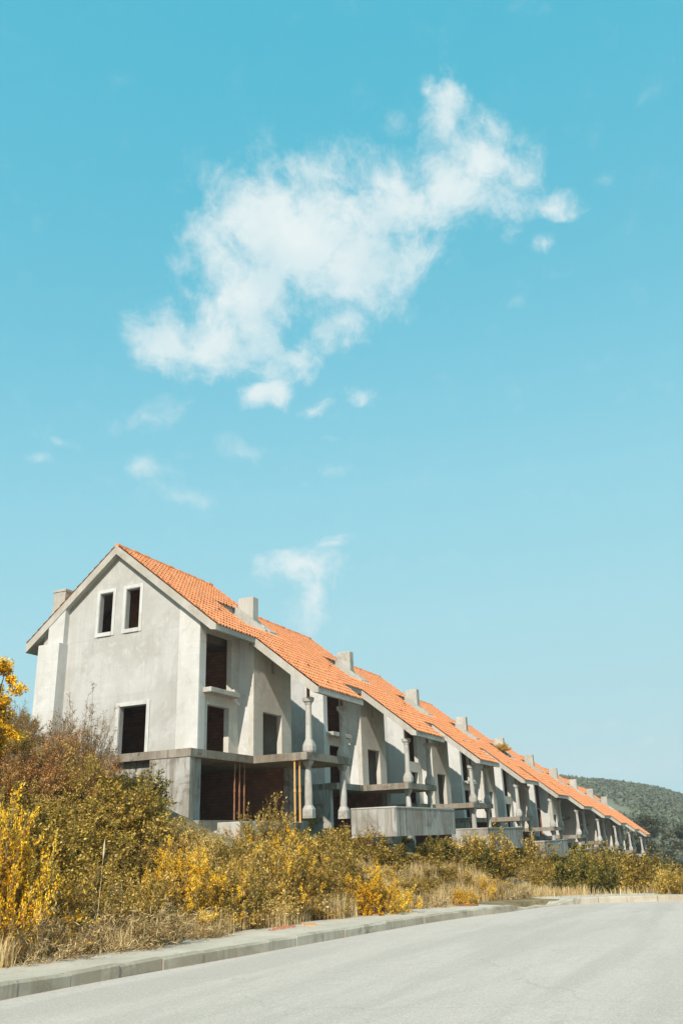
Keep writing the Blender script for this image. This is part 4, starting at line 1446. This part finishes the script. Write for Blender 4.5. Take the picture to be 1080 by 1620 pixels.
GT = 'trees beyond the end of the houses'
trs = [(96, 12, 7.5, 3.6, 'olive brown tree rising behind the last orange roofs, upper one', L_OLIVE),
       (108, 10, 8.0, 4.0, 'olive brown tree right behind the roof tip of the last house', L_OLIVE),
       (128, 1, 7.5, 3.4, 'dark tree immediately right of the last orange roof tip', L_TREE),
       (140, -6, 9.5, 4.2, 'tall dark tree at the right edge before the hill', L_TREE),
       (150, -14, 9.0, 4.5, 'dark tree cut by the right edge of the picture', L_TREE),
       (136, -14, 6.0, 3.6, 'low dark tree in front of the tall one at the right', L_TREE),
       (156, 2, 9.0, 4.4, 'dark tree between the roof tip and the tall dark tree', L_TREE),
       (160, 14, 9.0, 4.6, 'dark tree farther back behind the last roof', L_TREE)]
for i, (x, y, H, R, lb, lm) in enumerate(trs):
    tree(x, y, H, R, lb, GT, 20 + i, lm, 'tree', .25, 4500, .42, .3)

bush('yellow', 5 * UW - 6.2, 1.1, .8, .45, 'yellow weeds sprouting on the roof of the fifth house', None, z=P(1.1) - 4 * UD + .05, sink=0.0, cat='weeds')

yl = ['yellow broom clump near the pavement bend, leftmost of the far ones', 'broad yellow broom beyond the road bend below the far planters', 'yellow broom just right of the broad yellow clump', 'yellow broom at the right edge of the picture', 'small yellow broom under the third planter']
for (x, y, s_), lb in zip(((12.5, -13.5, .7), (30, -17, 1.5), (33, -19.2, 1.2), (36, -22.5, 1.5), (22, -12.5, .9)), yl):
    bush('yellow', x, y, s_, s_ * .8, lb, 'far yellow brooms past the road bend')

# ------------------------------------------------------------------ wooded hill
def hill_profile(az):
    """angle of the crest over the horizon by azimuth from +x, degrees"""
    pts = [(-60, .004), (-30, .010), (-12, .004), (-4, .008), (1.5, .0145), (4, .026), (6, .038), (8, .046), (10, .050), (12, .0525), (16, .055), (22, .056), (32, .05), (45, .03), (70, .01)]
    return np.interp(az, [p_[0] for p_ in pts], [p_[1] for p_ in pts])


azs = np.linspace(-60, 70, 260)
ts = np.linspace(0, 1, 60)
AZ, TS = np.meshgrid(azs, ts, indexing='ij')
DI = 260 + 420 * TS
crest = CAM_LOC[2] + hill_profile(AZ) * 620
zz = -16 + (crest + 16) * np.sin(np.clip(TS / .86, 0, 1.25) * math.pi / 2) ** 1.15
HX = CAM_LOC[0] + DI * np.cos(np.radians(AZ)); HY = CAM_LOC[1] + DI * np.sin(np.radians(AZ))
zz = zz + (1.3 * fbm(HX, HY, .018, 5) + .5 * fbm(HX, HY, .07, 6)) * np.clip(TS * 3, 0, 1)
nx, ny = AZ.shape
idx = np.arange(nx * ny).reshape(nx, ny)
quads = np.stack([idx[:-1, :-1], idx[1:, :-1], idx[1:, 1:], idx[:-1, 1:]], -1).reshape(-1, 4)
M_HILL, nt, N, L, B = mat('hill_scrub')
v = ocoord(nt, False)
c = ramp(nt, noise(nt, v, .05, 8, 0.7), [(0.35, (0.12, 0.125, 0.075)), (0.6, (0.17, 0.165, 0.10)), (0.68, (0.34, 0.31, 0.24))])
L.new(c, B.inputs['Base Color']); B.inputs['Roughness'].default_value = 1
me = np_mesh('hill', np.stack([HX, HY, zz], -1).reshape(-1, 3), quads)
tag(link('hill', me, M_HILL), kind='structure')

# far wood on the hill, read as one mass
r = np.random.RandomState(12)
n = 20000
a_ = r.uniform(-8, 30, n); t_ = r.uniform(0.02, 1.0, n)
ia = (a_ + 60) / 130 * 259; it = t_ * 59
i0 = ia.astype(int); j0 = np.minimum(it.astype(int), 58)
fa = ia - i0; fb = it - j0
zt = (zz[i0, j0] * (1 - fa) * (1 - fb) + zz[i0 + 1, j0] * fa * (1 - fb) + zz[i0, j0 + 1] * (1 - fa) * fb + zz[i0 + 1, j0 + 1] * fa * fb)
dd_ = 260 + 420 * t_
cx_ = CAM_LOC[0] + dd_ * np.cos(np.radians(a_)); cy_ = CAM_LOC[1] + dd_ * np.sin(np.radians(a_))
pn = fbm(cx_, cy_, .03, 9)
keep = pn > -.75
cx_, cy_, zt = cx_[keep], cy_[keep], zt[keep]
n = len(cx_)
hh = r.uniform(1.0, 2.6, n); K_ = 9
dirs = rand_dirs(r, n * K_)
cen = np.repeat(np.stack([cx_, cy_, zt + hh * .5], 1), K_, 0) + dirs * np.repeat(hh * .42, K_)[:, None] * np.array([1, 1, 1.1])
V_, Q_ = leaf_quads(cen, rand_dirs(r, n * K_), norm(dirs + np.array([0, 0, .2])), np.repeat(hh, K_) * r.uniform(.4, .8, n * K_), np.repeat(hh, K_) * r.uniform(.35, .7, n * K_))
me = np_mesh('woodland', V_, Q_)
L_FAR = leafmat('far_wood_leaf', [(0.0, (0.100, 0.108, 0.058)), (0.5, (0.112, 0.119, 0.064)), (1.0, (0.128, 0.132, 0.074))], 0.1)
me.materials.append(L_FAR)
tag(link('woodland', me, []), 'wooded hillside of small trees far behind the row', 'wood', kind='stuff')

# ------------------------------------------------------------------ air
hz = MB(); hz.box(-120, 760, -420, 640, -60, 62)
M_HAZE = bpy.data.materials.new('haze_air'); M_HAZE.use_nodes = True
hn = M_HAZE.node_tree.nodes; hn.clear()
ho = hn.new('ShaderNodeOutputMaterial'); hv = hn.new('ShaderNodeVolumePrincipled')
hv.inputs['Color'].default_value = (0.92, 0.95, 0.97, 1); hv.inputs['Density'].default_value = 0.0004; hv.inputs['Anisotropy'].default_value = 0.0
M_HAZE.node_tree.links.new(hv.outputs[0], ho.inputs['Volume'])
tag(hz.build('haze', M_HAZE), 'thin pale haze in the air before the wooded hill', 'haze', kind='stuff')
